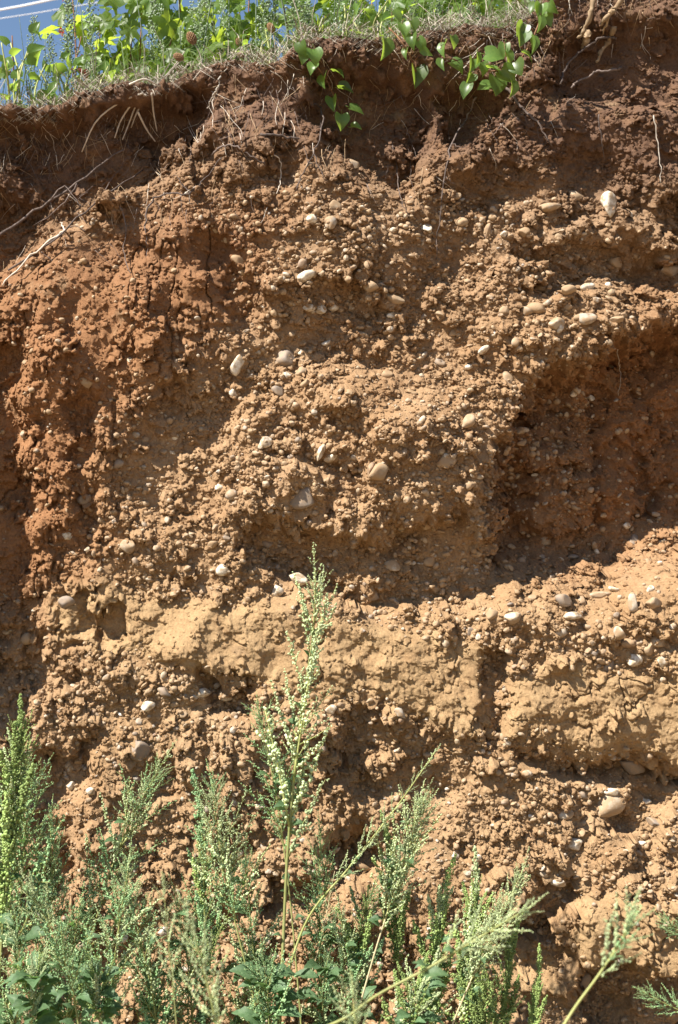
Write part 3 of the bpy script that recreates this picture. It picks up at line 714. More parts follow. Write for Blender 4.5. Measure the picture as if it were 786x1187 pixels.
goosefoot('tall pale goosefoot weed with upright flowering top, the tallest, before the sand band', [(322, 1230), (328, 1100), (334, 980), (346, 850), (362, 740), (366, 670)], -0.62, [A_, B_, B_], M_FLP, 13, 0.48, 0.24, 0.5, 4, 0.05, 0.0075, dy=0.01, tip=0.16)
goosefoot('small blue-green goosefoot spire leaning left of the tallest pale weed', [(352, 1230), (340, 1080), (326, 960), (312, 880), (297, 810)], -0.55, [A_, B_], M_FLB, 16, 0.55, 0.13, 0.75, 3, 0.05, 0.004, tip=0.08)
goosefoot('light green densely spiked goosefoot weed at the left edge, taller than its neighbours', [(-6, 1230), (2, 1090), (10, 980), (18, 900), (22, 868)], -0.75, [D_, D_, A_], [M_FLG, M_FLG, M_FLP], 18, 0.42, 0.22, 0.28, 4, 0.06, 0.006, tip=0.16)
goosefoot('blue-green goosefoot weed arching over the left edge with drooping beaded sprays', [(4, 1240), (20, 1080), (30, 960), (30, 880)], -0.65, [A_, A_, B_], M_FLB, 18, 0.45, 0.21, 0.85, 5, 0.06, 0.0045, tip=0.12)
goosefoot('blue-green goosefoot weed with spray-like side branches between left edge and diagonal weed', [(40, 1240), (52, 1120), (60, 1030), (58, 950)], -0.58, [A_, A_], [M_FLB, M_FLB, M_FLP], 18, 0.40, 0.17, 0.8, 6, 0.06, 0.0045)
goosefoot('grey-green goosefoot weed leaning diagonally right toward the bank at left', [(70, 1240), (100, 1110), (128, 1010), (160, 935), (188, 885)], -0.55, [A_, A_, B_], [M_FLB, M_FLP], 20, 0.42, 0.16, 0.75, 7, 0.06, 0.0045, tip=0.12)
goosefoot('grey-green bushy goosefoot weed in front of the diagonal weed at left', [(118, 1240), (128, 1150), (140, 1060), (150, 1000)], -0.75, [A_, B_], [M_FLB, M_FLP, M_FLB], 18, 0.38, 0.15, 0.8, 6, 0.07, 0.0045)
goosefoot('goosefoot weed with whitish fluffy crown and bent yellowish stem left of the tallest', [(312, 1240), (290, 1140), (266, 1040), (252, 960), (246, 905)], -0.60, [A_, A_, B_], [M_FLP, M_FLP, M_FLB], 20, 0.52, 0.15, 0.8, 4, 0.05, 0.005)
goosefoot('short green goosefoot weed with stout knotted spike beneath the whitish crown', [(236, 1240), (238, 1120), (236, 1020), (234, 965)], -0.52, [D_, A_], [M_FLG, M_FLB], 14, 0.45, 0.14, 0.45, 5, 0.06, 0.0045, tip=0.2)
goosefoot('blurred pale goosefoot spike close to the camera at lower left of centre', [(285, 1330), (258, 1220), (240, 1140), (218, 1060)], -2.15, [B_, B_, A_], M_FLP, 16, 0.55, 0.10, 0.75, 2, 0.05, 0.004, group='blurred foreground goosefoot weeds', tip=0.08)
goosefoot('blurred thin goosefoot sprig close to the camera with grey wispy top, left of centre', [(206, 1330), (205, 1200), (196, 1100), (188, 1010)], -1.9, [B_, A_], M_FLP, 10, 0.62, 0.075, 0.7, 1, 0.05, 0.0025, group='blurred foreground goosefoot weeds')
goosefoot('yellowish bare-stemmed goosefoot stalk slanting up right from the tallest weed', [(318, 1200), (352, 1075), (405, 1005), (460, 935), (504, 872)], -0.62, [B_, B_], M_FLP, 13, 0.52, 0.075, 0.7, 2, 0.04, 0.0055, dy=-0.01, tip=0.09)
goosefoot('dry straw-coloured stalk with few knots leaning right behind the tallest weed', [(338, 1240), (352, 1160), (372, 1090), (388, 1010)], -0.5, [B_], M_FLP, 6, 0.7, 0.05, 0.7, 1, 0.04, 0.004, stem=M_STEMD, tip=0.05)
goosefoot('blue-green goosefoot weed just right of the tallest, with side sprays', [(368, 1240), (372, 1130), (370, 1040), (372, 960)], -0.45, [A_, A_], M_FLB, 18, 0.40, 0.15, 0.7, 7, 0.07, 0.0045)
goosefoot('pale goosefoot weed with slender whitish plumes right of centre', [(398, 1240), (430, 1120), (458, 1030), (480, 965), (490, 930)], -0.60, [A_, A_, B_], M_FLP, 20, 0.48, 0.16, 0.45, 4, 0.06, 0.0045, stem=M_STEMD, tip=0.1)
goosefoot('dark green leafy goosefoot weed with short spike between tallest weed and whitish plumes', [(412, 1240), (415, 1150), (420, 1080), (432, 1030)], -0.48, [A_, D_], [M_FLB, M_FLG], 14, 0.45, 0.13, 0.55, 8, 0.07, 0.004)
goosefoot('green goosefoot weed with one stout erect spike behind the whitish plumes', [(462, 1240), (462, 1120), (456, 1030), (452, 985)], -0.42, [D_, D_], M_FLG, 12, 0.5, 0.14, 0.3, 4, 0.06, 0.004, tip=0.14)
goosefoot('green goosefoot weed with a bundle of erect spikes right of the whitish plumes', [(500, 1240), (502, 1140), (508, 1080), (512, 1050)], -0.55, [D_, D_, B_], [M_FLG, M_FLG, M_FLP], 16, 0.3, 0.17, 0.3, 4, 0.06, 0.0045, tip=0.16)
goosefoot('green goosefoot weed with tall parallel spikes above the slanting blurred branch', [(530, 1240), (540, 1150), (548, 1080), (552, 1035)], -0.58, [D_, D_, B_], [M_FLG, M_FLG, M_FLP], 16, 0.35, 0.17, 0.28, 4, 0.06, 0.0045, tip=0.15)
goosefoot('pale goosefoot weed leaning right with plumes up to the white stone', [(506, 1240), (540, 1150), (575, 1075), (606, 1010)], -0.68, [A_, B_], M_FLP, 18, 0.5, 0.13, 0.45, 3, 0.05, 0.0045, stem=M_STEMD, tip=0.11)
goosefoot('short green goosefoot spikes below the end of the slanting blurred branch', [(578, 1240), (584, 1170), (588, 1120), (592, 1095)], -0.5, [D_, D_], M_FLG, 10, 0.3, 0.13, 0.28, 3, 0.06, 0.004, tip=0.13)
goosefoot('short green goosefoot spike standing alone near the lower right', [(612, 1240), (618, 1190), (622, 1160), (624, 1140)], -0.5, [D_, D_], M_FLG, 8, 0.3, 0.11, 0.25, 2, 0.05, 0.004, tip=0.12)
goosefoot('blurred yellow-stemmed goosefoot branch close to the camera slanting to lower right of centre', [(330, 1270), (412, 1172), (500, 1120), (575, 1075), (618, 1050)], -2.1, [B_, B_], M_FLP, 18, 0.62, 0.075, 0.8, 2, 0.05, 0.004, group='blurred foreground goosefoot weeds', tip=0.06)
goosefoot('blurred pale knotted goosefoot tuft close to the camera at bottom centre', [(424, 1330), (418, 1240), (412, 1190), (408, 1130)], -2.2, [B_, A_], M_FLP, 12, 0.66, 0.07, 0.7, 1, 0.05, 0.003, group='blurred foreground goosefoot weeds')
goosefoot('blurred beaded goosefoot weed close to the camera at bottom right', [(600, 1290), (655, 1186), (694, 1130), (724, 1085), (731, 1070)], -2.3, [B_, B_], [M_FLB, M_FLP], 12, 0.58, 0.09, 0.7, 0, 0.05, 0.0038, group='blurred foreground goosefoot weeds', tip=0.06)
goosefoot('pale drooping goosefoot weed in front of the left edge weeds', [(96, 1240), (84, 1150), (60, 1080), (30, 1022)], -1.0, [B_, A_], [M_FLP, M_FLB], 16, 0.45, 0.13, 0.6, 4, 0.06, 0.004)
goosefoot('leafy goosefoot weed with broad grey-green leaves in the lower left corner', [(30, 1250), (36, 1190), (42, 1140), (50, 1110)], -0.95, [D_, B_], [M_FLG, M_FLP], 9, 0.5, 0.09, 0.5, 16, 0.085, 0.005, fleaf=(0.2, 0.85))
goosefoot('leafy goosefoot weed with broad leaves and pale tips right of the lower left corner', [(118, 1250), (116, 1190), (112, 1150), (106, 1110)], -0.9, [B_, D_], [M_FLP, M_FLG], 10, 0.5, 0.10, 0.5, 14, 0.08, 0.005, fleaf=(0.2, 0.85))
goosefoot('leafy low goosefoot weed at the foot of the tallest weed, left side', [(276, 1250), (282, 1180), (286, 1120), (290, 1085)], -0.45, [A_, B_], [M_FLB, M_FLP], 10, 0.4, 0.10, 0.7, 16, 0.08, 0.004, fleaf=(0.2, 0.95))
goosefoot('leafy low goosefoot weed at the foot of the tallest weed, right side', [(380, 1250), (376, 1190), (374, 1150), (380, 1110)], -0.62, [A_, B_], [M_FLB], 8, 0.4, 0.09, 0.7, 16, 0.085, 0.004, fleaf=(0.2, 0.95))
goosefoot('blue-green low goosefoot weed in the gap left of the blurred pale spike', [(176, 1250), (180, 1180), (176, 1130), (172, 1090)], -0.55, [A_, B_], [M_FLB, M_FLB, M_FLP], 14, 0.3, 0.13, 0.8, 8, 0.07, 0.004)
goosefoot('thin blue-green goosefoot sprig reaching in from the right edge, lower one', [(905, 1225), (850, 1192), (790, 1172), (738, 1146)], -0.5, [A_, B_], M_FLB, 10, 0.72, 0.07, 0.8, 8, 0.06, 0.003, leafset=LANCES, tip=0.06)
goosefoot('thin blue-green goosefoot sprig reaching in from the right edge, upper one', [(900, 1200), (850, 1140), (800, 1092), (762, 1062)], -0.45, [A_, B_], M_FLB, 9, 0.75, 0.06, 0.7, 2, 0.05, 0.003, leafset=LANCES, tip=0.05)

FW = 'goosefoot weeds at the foot of the bank'
for lb, pts, y, kk, mm, nb_, nl, ls in (
    ('bushy grey-green goosefoot weed filling the lower left, behind broad leaves', [(14, 1250), (20, 1180), (22, 1120), (18, 1060)], -0.8, [A_, B_], [M_FLB, M_FLP], 16, 8, 0.09),
    ('bushy blue-green goosefoot weed right of the left edge, mid height', [(72, 1250), (78, 1180), (84, 1110), (92, 1050)], -0.7, [A_, A_], [M_FLB], 18, 10, 0.08),
    ('pale plumed goosefoot weed between diagonal weed and whitish crown', [(186, 1250), (178, 1160), (160, 1080), (150, 1030)], -0.62, [A_, B_], [M_FLP, M_FLB], 18, 6, 0.07),
    ('blue-green goosefoot weed with beaded sprays behind the blurred pale spike', [(226, 1250), (222, 1160), (214, 1090), (205, 1040)], -0.5, [A_, A_], [M_FLB, M_FLB, M_FLP], 18, 8, 0.07),
    ('grey-green goosefoot weed between the whitish crown and the tallest weed', [(292, 1250), (296, 1150), (290, 1060), (284, 990)], -0.5, [A_, B_], [M_FLP, M_FLB], 18, 7, 0.08),
    ('low leafy goosefoot weed with dark leaves at bottom, right of blurred pale spike', [(318, 1250), (312, 1190), (310, 1150), (306, 1120)], -0.7, [A_, B_], [M_FLB], 10, 14, 0.09),
    ('low pale goosefoot weed under the yellowish slanting stalk', [(400, 1250), (402, 1180), (398, 1110), (396, 1060)], -0.5, [A_, B_], [M_FLP, M_FLB], 14, 6, 0.07),
    ('low leafy goosefoot weed with pointed leaves under the green erect spikes', [(470, 1260), (474, 1200), (480, 1165), (486, 1140)], -0.7, [D_, B_], [M_FLG, M_FLP], 10, 12, 0.08),
    ('low green goosefoot weed at the bottom between erect spikes and lower right', [(556, 1260), (560, 1210), (560, 1170), (562, 1140)], -0.62, [D_, B_], [M_FLG], 12, 6, 0.07)):
    goosefoot(lb, pts, y, kk, mm, nb_, 0.35, 0.15, 0.75, nl, ls, 0.004, fleaf=(0.2, 0.95))

# low green growth at the very foot of the bank (uncountable)
mb = MB()
for i in range(900):
    x = random.uniform(-1.3, 1.3); yy = random.uniform(-1.1, -0.12)
    if x > 0.4 and random.random() < 0.75: continue
    h = random.uniform(0.08, 0.30); d = Vector((random.gauss(0, .4), random.gauss(0, .4), 1)).normalized(); b = Vector((x, yy, -0.01))
    s = Vector((random.uniform(-1, 1), random.uniform(-1, 1), 0)).normalized() * random.uniform(0.004, 0.012)
    mb.add([b - s * 0.3, b + s * 0.3, b + d * h * 0.6 + s, b + d * h * 0.6 - s, b + d * h + Vector((d.x, d.y, -0.2)) * h * 0.3], [(0, 1, 2, 3), (3, 2, 4)])
gr = link('low_grass', mb.mesh('low_grass', M_GRASS)); gr['kind'] = 'stuff'; tag(gr, 'low green grass and seedlings at the foot of the bank', 'grass')

# ------------------------------------------------------------------ dry turf along the top edge (uncountable)
mb = MB(); mg = MB()
for i in range(13000):
    x = random.uniform(-1.35, 1.15)
    if random.random() > 0.5 + 0.8 * max(0, float(vnoise(np.array([x * 14]), np.array([3.1]), 8)[0]) + 0.25): continue
    zt = ztop_at(x); yb = min(surf_b(x, zt - q) for q in (0.05, 0.03, 0.015, 0.0))
    hang = random.random() < 0.6
    b = Vector((x, yb + (random.uniform(-0.012, 0.05) if hang else random.uniform(0, 0.5)), zt + random.uniform(-0.04, 0.03)))
    L = random.uniform(0.02, 0.065) if random.random() < 0.85 else random.uniform(0.08, 0.20)
    az = random.uniform(0, 6.28); side = Vector((math.cos(az), math.sin(az), 0))
    if hang:
        d1 = (Vector((0, -0.8, 0.5)) + side * 0.9).normalized(); d2 = (Vector((0, -0.25, -0.7)) + side * 0.9).normalized(); L *= 0.8
    else:
        d1 = (Vector((0, 0, 0.9)) + side * 0.7).normalized(); d2 = (d1 + side * random.uniform(0.2, 1.6) + Vector((0, 0, -0.5 * random.random()))).normalized()
    wv = d1.cross(Vector((random.gauss(0, 1), random.gauss(0, 1), random.gauss(0, 1)))).normalized() * random.uniform(0.0005, 0.0012)
    p1 = b + d1 * L * 0.5; p2 = p1 + d2 * L * 0.5
    (mg if (not hang and random.random() < 0.25) else mb).add([b - wv, b + wv, p1 + wv, p1 - wv, p2], [(0, 1, 2, 3), (3, 2, 4)])
for i in range(1500):
    x = random.uniform(-1.35, 1.0); yy = random.uniform(0.12, 0.8); b = Vector((x, yy, ztop_at(x) - 0.01)); L = random.uniform(0.08, 0.30)
    d = Vector((random.gauss(0, .25), random.gauss(0, .2), 1)).normalized(); wv = Vector((random.uniform(-1, 1), random.uniform(-1, 1), 0)).normalized() * random.uniform(0.0008, 0.0022)
    p1 = b + d * L * 0.6; p2 = p1 + (d + Vector((d.x * 2.5, d.y * 2.5, -0.3))).normalized() * L * 0.4
    (mb if random.random() < 0.25 else mg).add([b - wv, b + wv, p1 + wv * 0.8, p1 - wv * 0.8, p2], [(0, 1, 2, 3), (3, 2, 4)])
o = link('dry_turf', mb.mesh('dry_turf', M_STRAW)); o['kind'] = 'stuff'; tag(o, 'matted dry grey grass fringing the top of the bank', 'grass')
o = link('green_turf', mg.mesh('green_turf', M_GRASS)); o['kind'] = 'stuff'; tag(o, 'short green grass blades among the dry turf on top', 'grass')

# ------------------------------------------------------------------ roots
def root_thing(name, label, pts, r0, r1, mat, out=0.012, cat='root', branches=(), lump=0.0, group=None):
    P3 = [on_cliff(a, b, out) for a, b in pts]
    o = empty(name, P3[0]); tag(o, label, cat, group)
    k = max(6, 5 * (len(P3) - 1))
    def wob(c):
        return [p + Vector((random.gauss(0, 1), random.gauss(0, 1), random.gauss(0, 1))) * 0.0022 for p in c]
    prof = (lambda t: 1 + lump * math.sin(t * 19) + lump * 0.6 * math.sin(t * 43)) if lump else None
    mb = MB(); mb.tube([p - P3[0] for p in wob(spline(P3, k))], r0, r1, 6, 0, prof); link('main_root', mb.mesh('main_root', mat), o)
    for br in branches:
        Q = [on_cliff(a, b, out) for a, b in br]
        mb = MB(); mb.tube([p - P3[0] for p in wob(spline(Q, 8))], r1 * 1.1, r1 * 0.4, 5); link('side_root', mb.mesh('side_root', mat), o)
    return o
RG = 'roots hanging from the topsoil'
root_thing('exposed_root', 'long straight bleached root slanting up to the pale grass tuft at left', [(-6, 276), (40, 246), (90, 212), (143, 172)], 0.005, 0.0028, M_ROOTD, 0.05, group=RG, branches=[[(90, 212), (70, 240), (40, 262)], [(60, 232), (75, 215), (92, 240)]])
root_thing('exposed_root', 'pale bent twig sticking out below the long slanting root at left edge', [(2, 332), (30, 302), (58, 278), (75, 268)], 0.0022, 0.003, M_ROOTP, 0.035, group=RG, branches=[[(75, 268), (70, 258)]])
root_thing('exposed_root', 'dark root parallel below the long slanting root at left', [(10, 312), (60, 280), (110, 236), (165, 196)], 0.003, 0.002, M_ROOTD, 0.03, group=RG, branches=[[(110, 236), (128, 210), (150, 180)], [(60, 280), (84, 262), (100, 268)]])
root_thing('exposed_root', 'dark wavy root at right of the round clod below the turf', [(246, 180), (258, 170), (272, 169), (290, 180), (308, 191)], 0.0035, 0.002, M_ROOTD, 0.02, group=RG)
root_thing('exposed_root', 'short thick dark root lying level under the turf left of the trailing vine', [(302, 156), (322, 157), (346, 160)], 0.0045, 0.003, M_ROOTD, 0.02, group=RG)
root_thing('exposed_root', 'grey hooked root below the leftmost trailing vine', [(360, 122), (372, 124), (373, 150), (364, 178), (352, 200), (342, 222)], 0.003, 0.0015, M_ROOTD, 0.025, group=RG, branches=[[(364, 178), (372, 200), (378, 212)]])
root_thing('exposed_root', 'thin grey root looping down beside the hooked root', [(315, 180), (325, 186), (326, 205), (320, 225)], 0.0022, 0.0012, M_ROOTP, 0.02, group=RG)
root_thing('exposed_root', 'dark branching root across the ridge above the reddish slope', [(168, 262), (176, 232), (196, 224), (220, 224), (238, 206), (258, 182)], 0.0028, 0.0018, M_ROOTD, 0.022, group=RG, branches=[[(220, 224), (210, 212), (203, 202)], [(168, 262), (172, 285), (168, 300)]])
root_thing('exposed_root', 'dark root hanging down the reddish slope into a crack', [(140, 240), (146, 262), (144, 290), (152, 318)], 0.0025, 0.0014, M_ROOTD, 0.02, group=RG)
root_thing('exposed_root', 'grey-blue bent root standing off the upper right topsoil, upper of two', [(651, 96), (654, 82), (670, 62), (690, 48), (706, 43), (715, 46)], 0.0035, 0.0042, M_ROOTD, 0.055, group=RG)
root_thing('exposed_root', 'grey-blue bent root standing off the upper right topsoil, lower of two', [(663, 102), (668, 94), (684, 88), (692, 83), (708, 82), (721, 78)], 0.003, 0.0045, M_ROOTD, 0.05, group=RG)
root_thing('exposed_root', 'longest thin root hanging down the middle below the heart-leaved vine', [(552, 112), (540, 138), (524, 166), (517, 205), (510, 250), (506, 300)], 0.0035, 0.0013, M_ROOTD, 0.028, group=RG, branches=[[(524, 166), (535, 172), (545, 166)], [(517, 205), (528, 214)]])
root_thing('exposed_root', 'thin dark root hanging left of the longest thin root', [(455, 168), (460, 200), (464, 228), (474, 250)], 0.002, 0.001, M_ROOTD, 0.02, group=RG, branches=[[(478, 170), (476, 198), (480, 226)]])
root_thing('exposed_root', 'thin dark root hanging in the upper right gravel', [(694, 132), (697, 160), (702, 186)], 0.002, 0.001, M_ROOTD, 0.02, group=RG)
root_thing('exposed_root', 'thin pale root hanging near the right edge', [(758, 134), (763, 165), (766, 190), (767, 212)], 0.0022, 0.001, M_ROOTP, 0.02, group=RG)
root_thing('exposed_root', 'thin crooked pale root dangling in the shaded hollow at right', [(716, 405), (718, 425), (720, 440), (717, 458)], 0.0016, 0.0008, M_ROOTP, 0.05, group=RG)
root_thing('exposed_root', 'dark strip standing in for the shadow slanting down right from the heart-leaved vine', [(586, 100), (603, 122), (622, 142), (640, 168)], 0.005, 0.002, M_ROOTD, 0.012, group=RG)  # dark tube laid on the face as a painted cast shadow, no root here
root_thing('knobbly_root', 'stout knobbly pale brown root in the upper right corner, leftmost', [(690, -8), (684, 16), (678, 34), (670, 44)], 0.009, 0.005, M_ROOTB, 0.05, lump=0.22, group=RG)
root_thing('knobbly_root', 'stout knobbly pale brown root in the upper right corner, topmost', [(722, -6), (712, 10), (704, 20), (697, 28)], 0.010, 0.006, M_ROOTB, 0.05, lump=0.22, group=RG, branches=[[(708, 12), (704, 24), (699, 40)]])
root_thing('knobbly_root', 'stout knobbly pale brown root in the upper right corner, lowest', [(711, 32), (706, 46), (698, 58), (692, 72)], 0.009, 0.005, M_ROOTB, 0.045, lump=0.25, group=RG)
root_thing('knobbly_root', 'short thick lump of root beside the lowest knobbly root', [(681, 38), (679, 48), (676, 56)], 0.013, 0.010, M_ROOTB, 0.03, lump=0.2, group=RG)
root_thing('forked_root', 'white forked dry root under the turf left of the trailing vine', [(256, 88), (252, 104), (246, 112), (241, 124)], 0.003, 0.002, M_ROOTP, 0.05, branches=[[(252, 104), (247, 116), (247, 128)], [(246, 84), (240, 78), (233, 74)]], group=RG)
# drooping bleached grass blades
tuft = empty('dead_grass_tuft', on_cliff(168, 112, 0.05)); tag(tuft, 'tuft of bleached drooping dead grass blades under the turf edge at left', 'grass tuft')
for pts in ([(166, 108), (140, 118), (112, 140), (95, 176)], [(168, 110), (152, 122), (140, 140), (133, 160)], [(170, 110), (158, 122), (150, 142), (142, 162)], [(172, 110), (160, 128), (152, 148)], [(176, 108), (178, 130), (182, 152)], [(150, 98), (168, 92), (188, 102)], [(160, 130), (170, 150), (180, 164)]):
    c = spline([on_cliff(a, b, 0.09 - 0.02 * i) for i, (a, b) in enumerate(pts)], 10); mb = MB(); mb.tube([p - tuft.location for p in c], 0.0036, 0.0020, 5, 0, None)
    link('blade', mb.mesh('blade', M_ROOTP), tuft)
# fine rootlets, too many to count
mb = MB()
for i in range(700):
    px = random.uniform(-20, 800); pt = np.interp(px, TOPEDGE_PX[:, 0], TOPEDGE_PX[:, 1]); py = pt + random.uniform(4, 70) + (random.random() < 0.35) * random.uniform(0, 110)
    L = random.uniform(8, 34) * (1.5 if random.random() < 0.15 else 1); a = random.gauss(1.57, 0.6); oo = random.uniform(0.004, 0.025)
    pts = [on_cliff(px + math.cos(a) * L * t + random.gauss(0, 2) * t, py + math.sin(a) * L * t, oo) for t in (0, 0.35, 0.7, 1)]
    mb.tube(spline(pts, 6), random.uniform(0.0006, 0.0014), 0.0005, 3, random.choice((0, 2, 2, 0, 1)))
o = link('rootlets', mb.mesh('rootlets', [M_ROOTB, M_ROOTP, M_ROOTD]), cliff); o['kind'] = 'stuff'; o['label'] = 'fine rootlets hanging out of the topsoil'

# ------------------------------------------------------------------ trailing heart-leaved vines
def vine(label, stem_px, leaves, out):
    P3 = [on_cliff(a, b, out) for a, b in stem_px]
    P3[0].y += 0.06
    root = empty('trailing_vine', P3[0]); tag(root, label, 'vine', 'vines trailing over the top edge')
    mb = MB(); c = spline(P3, 6 * (len(P3) - 1)); mb.tube([p - P3[0] for p in c], 0.0028, 0.0014, 5); link('stem', mb.mesh('stem', M_CANE), root)
    for (px, py, sz, ang) in leaves:
        p = min(c, key=lambda q: (q - on_cliff(px, py, out)).length)
        cen = on_cliff(px, py, out + random.uniform(0, 0.03))
        a = math.radians(ang); d = Vector((math.sin(a), random.uniform(-.35, .2), -math.cos(a)))
        L = sz * 0.0025 * 1.45
        lf = put_leaf(random.choice(HEARTS), root, cen - d.normalized() * L * 0.55, d, L, (random.uniform(-1.6, 1.6), -1, random.uniform(-0.8, 1.2)))
        mb = MB(); e = cen - d.normalized() * L * 0.5; mb.tube([p - P3[0], (p + e) * 0.5 - P3[0] + Vector((0, 0, 0.01)), e - P3[0]], 0.0011, 0.0009, 4); link('leaf_stalk', mb.mesh('leaf_stalk', M_CANE), lf, lf.matrix_basis.inverted())
    return root
vine('leftmost trailing vine with small folded heart-shaped leaves hanging over dark alcove', [(352, 48), (362, 70), (378, 92), (390, 118), (402, 146)], [(350, 56, 16, 20), (365, 64, 18, 10), (374, 92, 17, -5), (362, 78, 14, -20), (386, 120, 17, 5), (396, 140, 18, 0), (400, 104, 17, 75), (392, 84, 15, 60), (413, 127, 17, 70), (412, 147, 13, 80), (352, 66, 14, -10)], 0.07)
vine('middle trailing vine with one large yellow-green leaf', [(452, 24), (462, 44), (474, 62), (482, 84)], [(446, 54, 26, 0), (468, 34, 18, 10), (478, 47, 17, 0), (488, 52, 18, 30), (482, 88, 24, 0), (470, 60, 14, -10), (478, 30, 14, 20), (460, 18, 16, 30), (494, 60, 14, 50)], 0.08)
vine('rightmost trailing vine with the densest cluster of heart-shaped leaves', [(632, 4), (622, 34), (608, 62), (590, 78), (560, 82), (530, 70), (512, 66)], [(514, 56, 17, -10), (526, 48, 14, 10), (514, 74, 14, 0), (530, 76, 18, 50), (548, 74, 17, -10), (554, 66, 15, 0), (560, 78, 16, 10), (572, 64, 20, 80), (584, 58, 17, -10), (590, 66, 17, 10), (574, 80, 18, 60), (562, 100, 16, -70), (576, 98, 22, 0), (594, 102, 18, 0), (600, 78, 18, 20), (588, 88, 20, 50), (604, 44, 18, -5), (616, 52, 18, 10), (612, 64, 15, 50), (624, 28, 16, 0), (634, 22, 17, 30), (626, 12, 16, -10), (640, 8, 16, 30), (540, 104, 18, -20), (604, 34, 15, -30), (618, 8, 15, -30), (545, 90, 12, -30)], 0.10)

# ------------------------------------------------------------------ plants on top of the bank
def top_base(px, y):
    x = place(px, 60, y).x; return Vector((x, y, ztop_at(x) - 0.02))
def horseweed_mesh(seed, h=1.0):
    random.seed(seed); st = MB(); fo = MB(); b1, b2 = random.uniform(-.06, .06), random.uniform(-.06, .06)
    ax = lambda t: Vector((b1 * t * t, b2 * t * t, t * h))
    st.tube([ax(i / 8) for i in range(9)], 0.007, 0.002, 5)
    n = 150
    for i in range(n):
        t = 0.06 + 0.92 * i / n; az = i * 2.4; p = ax(t); L = 0.12 * (1.05 - t) ** 0.5 * random.uniform(0.6, 1.2)
        d = Vector((math.cos(az), math.sin(az), random.uniform(0.3, 1.2))).normalized(); sdv = d.cross(Vector((0, 0, 1))).normalized() * 0.0055
        q = p + d * L * 0.6; e = q + (d + Vector((0, 0, -0.7))).normalized() * L * 0.4
        fo.add([p - sdv * 0.4, p + sdv * 0.4, q + sdv, q - sdv, e], [(0, 1, 2, 3), (3, 2, 4)])
        if t > 0.35:
            for k in range(2): fo.ball(p + d * L * random.uniform(0.2, 1.15) + Vector((0, 0, 0.008)), random.uniform(0.004, 0.009), 1)
    return st.mesh('stem', M_WEED), fo.mesh('foliage', [M_WEED, M_FLUFF])
HW = [horseweed_mesh(i) for i in range(5)]
random.seed(5)
HWL = [('tall feathery horseweed stalk against blue sky at top left, second from the left', 75, 0.35, -4, 0.30), ('short horseweed stalk against blue sky nearest the left edge', 37, 0.45, 18, 0.22), ('feathery horseweed stalk left of the grape leaves, third from the left', 105, 0.5, -12, 0.30), ('thin low horseweed beside the tall feathery stalk at top left', 52, 0.6, 40, 0.2)]
for k, px in enumerate((178, 192, 214, 232, 246, 268, 300, 318, 338, 356, 388, 412, 440, 470, 505, 530, 556, 590)):
    HWL.append((None, px, random.uniform(0.25, 0.8), random.uniform(-60, 10), 0.34))
ORD = 'first second third fourth fifth sixth seventh eighth ninth tenth eleventh twelfth thirteenth fourteenth fifteenth sixteenth seventeenth eighteenth nineteenth twentieth twenty-first twenty-second'.split()
HORD = ['%s horseweed stalk from the left, feathery grey-green, %s' % (ORD[k], 'left of the small sky gap' if q[1] < 290 else 'by the small sky gap' if q[1] < 330 else 'above the leftmost trailing vine' if q[1] < 425 else 'above the middle trailing vine' if q[1] < 500 else 'above the heart-leaved vine cluster') for k, q in enumerate(HWL)]
for k, (lb, px, y, tip, _) in enumerate(HWL):
    b = top_base(px, y); t = place(px + random.uniform(-12, 12), tip, y); h = max(0.15, t.z - b.z)
    o = empty('horseweed', b); tag(o, lb or HORD[k], 'weed', 'horseweed stalks on top of the bank')
    s_, f_ = HW[k % 5]; wd = random.uniform(0.32, 0.55)
    for nm, me in (('stem', s_), ('foliage', f_)):
        c = link(nm, me, o, Matrix.Rotation(random.uniform(-.08, .08), 4, 'Y') @ Matrix.Rotation(random.uniform(0, 6), 4, 'Z') @ Matrix.Diagonal((wd, wd, h, 1)))
        if nm == 'foliage': c['kind'] = 'stuff'
def bush(name, label, cat, px0, px1, y, ptop, ncane, nleaf, meshes, size, group, mats=(None,), stemmat=M_CANE, vary=40, tipd=(0, -0.3, -1), spread=0.16):
    b = top_base((px0 + px1) / 2, y); root = empty(name, b); tag(root, label, cat, group)
    for i in range(ncane):
        px = px0 + (px1 - px0) * (i + 0.5) / ncane + random.uniform(-14, 14); tp = place(px, ptop + random.uniform(-vary, vary * 0.8), y + random.uniform(-.15, .15))
        bb = Vector((b.x + (tp.x - b.x) * 0.75, b.y + random.uniform(-.05, .05), b.z)); md = (bb + tp) * 0.5 + Vector((random.uniform(-.05, .05), random.uniform(-.06, .02), 0))
        c = spline([bb, md, tp], 14); mb = MB(); mb.tube([p - b for p in c], 0.0045, 0.002, 5); link('cane', mb.mesh('cane', stemmat), root)
        for j in range(nleaf // ncane):
            p = c[min(14, int(14 * (0.12 + 0.88 * random.random())))] 
            off = Vector((random.gauss(0, spread * 0.5), random.gauss(0, spread * 0.5), random.gauss(0, 0.03)))
            d = (Vector(tipd) + Vector((random.gauss(0, .5), random.gauss(0, .4), random.gauss(0, .4)))).normalized(); L = size * random.uniform(0.65, 1.25)
            q = p + off
            put_leaf(random.choice(meshes), root, q, d, L, (random.gauss(-0.2, .6), random.gauss(-.6, .6), random.uniform(0.1, 1)), random.choice(mats))
    return root
GB = 'grapevine shrubs on top of the bank'
bush('grapevine', 'grapevine shrub with lobed leaves left of the sky gap, leftmost of the vines', 'vine', 112, 200, 0.75, 10, 5, 190, GRAPES, 0.085, GB)
bush('grapevine', 'dense grapevine shrub behind horseweed stalks, second from the left', 'vine', 195, 290, 0.9, 0, 7, 250, GRAPES, 0.085, GB)
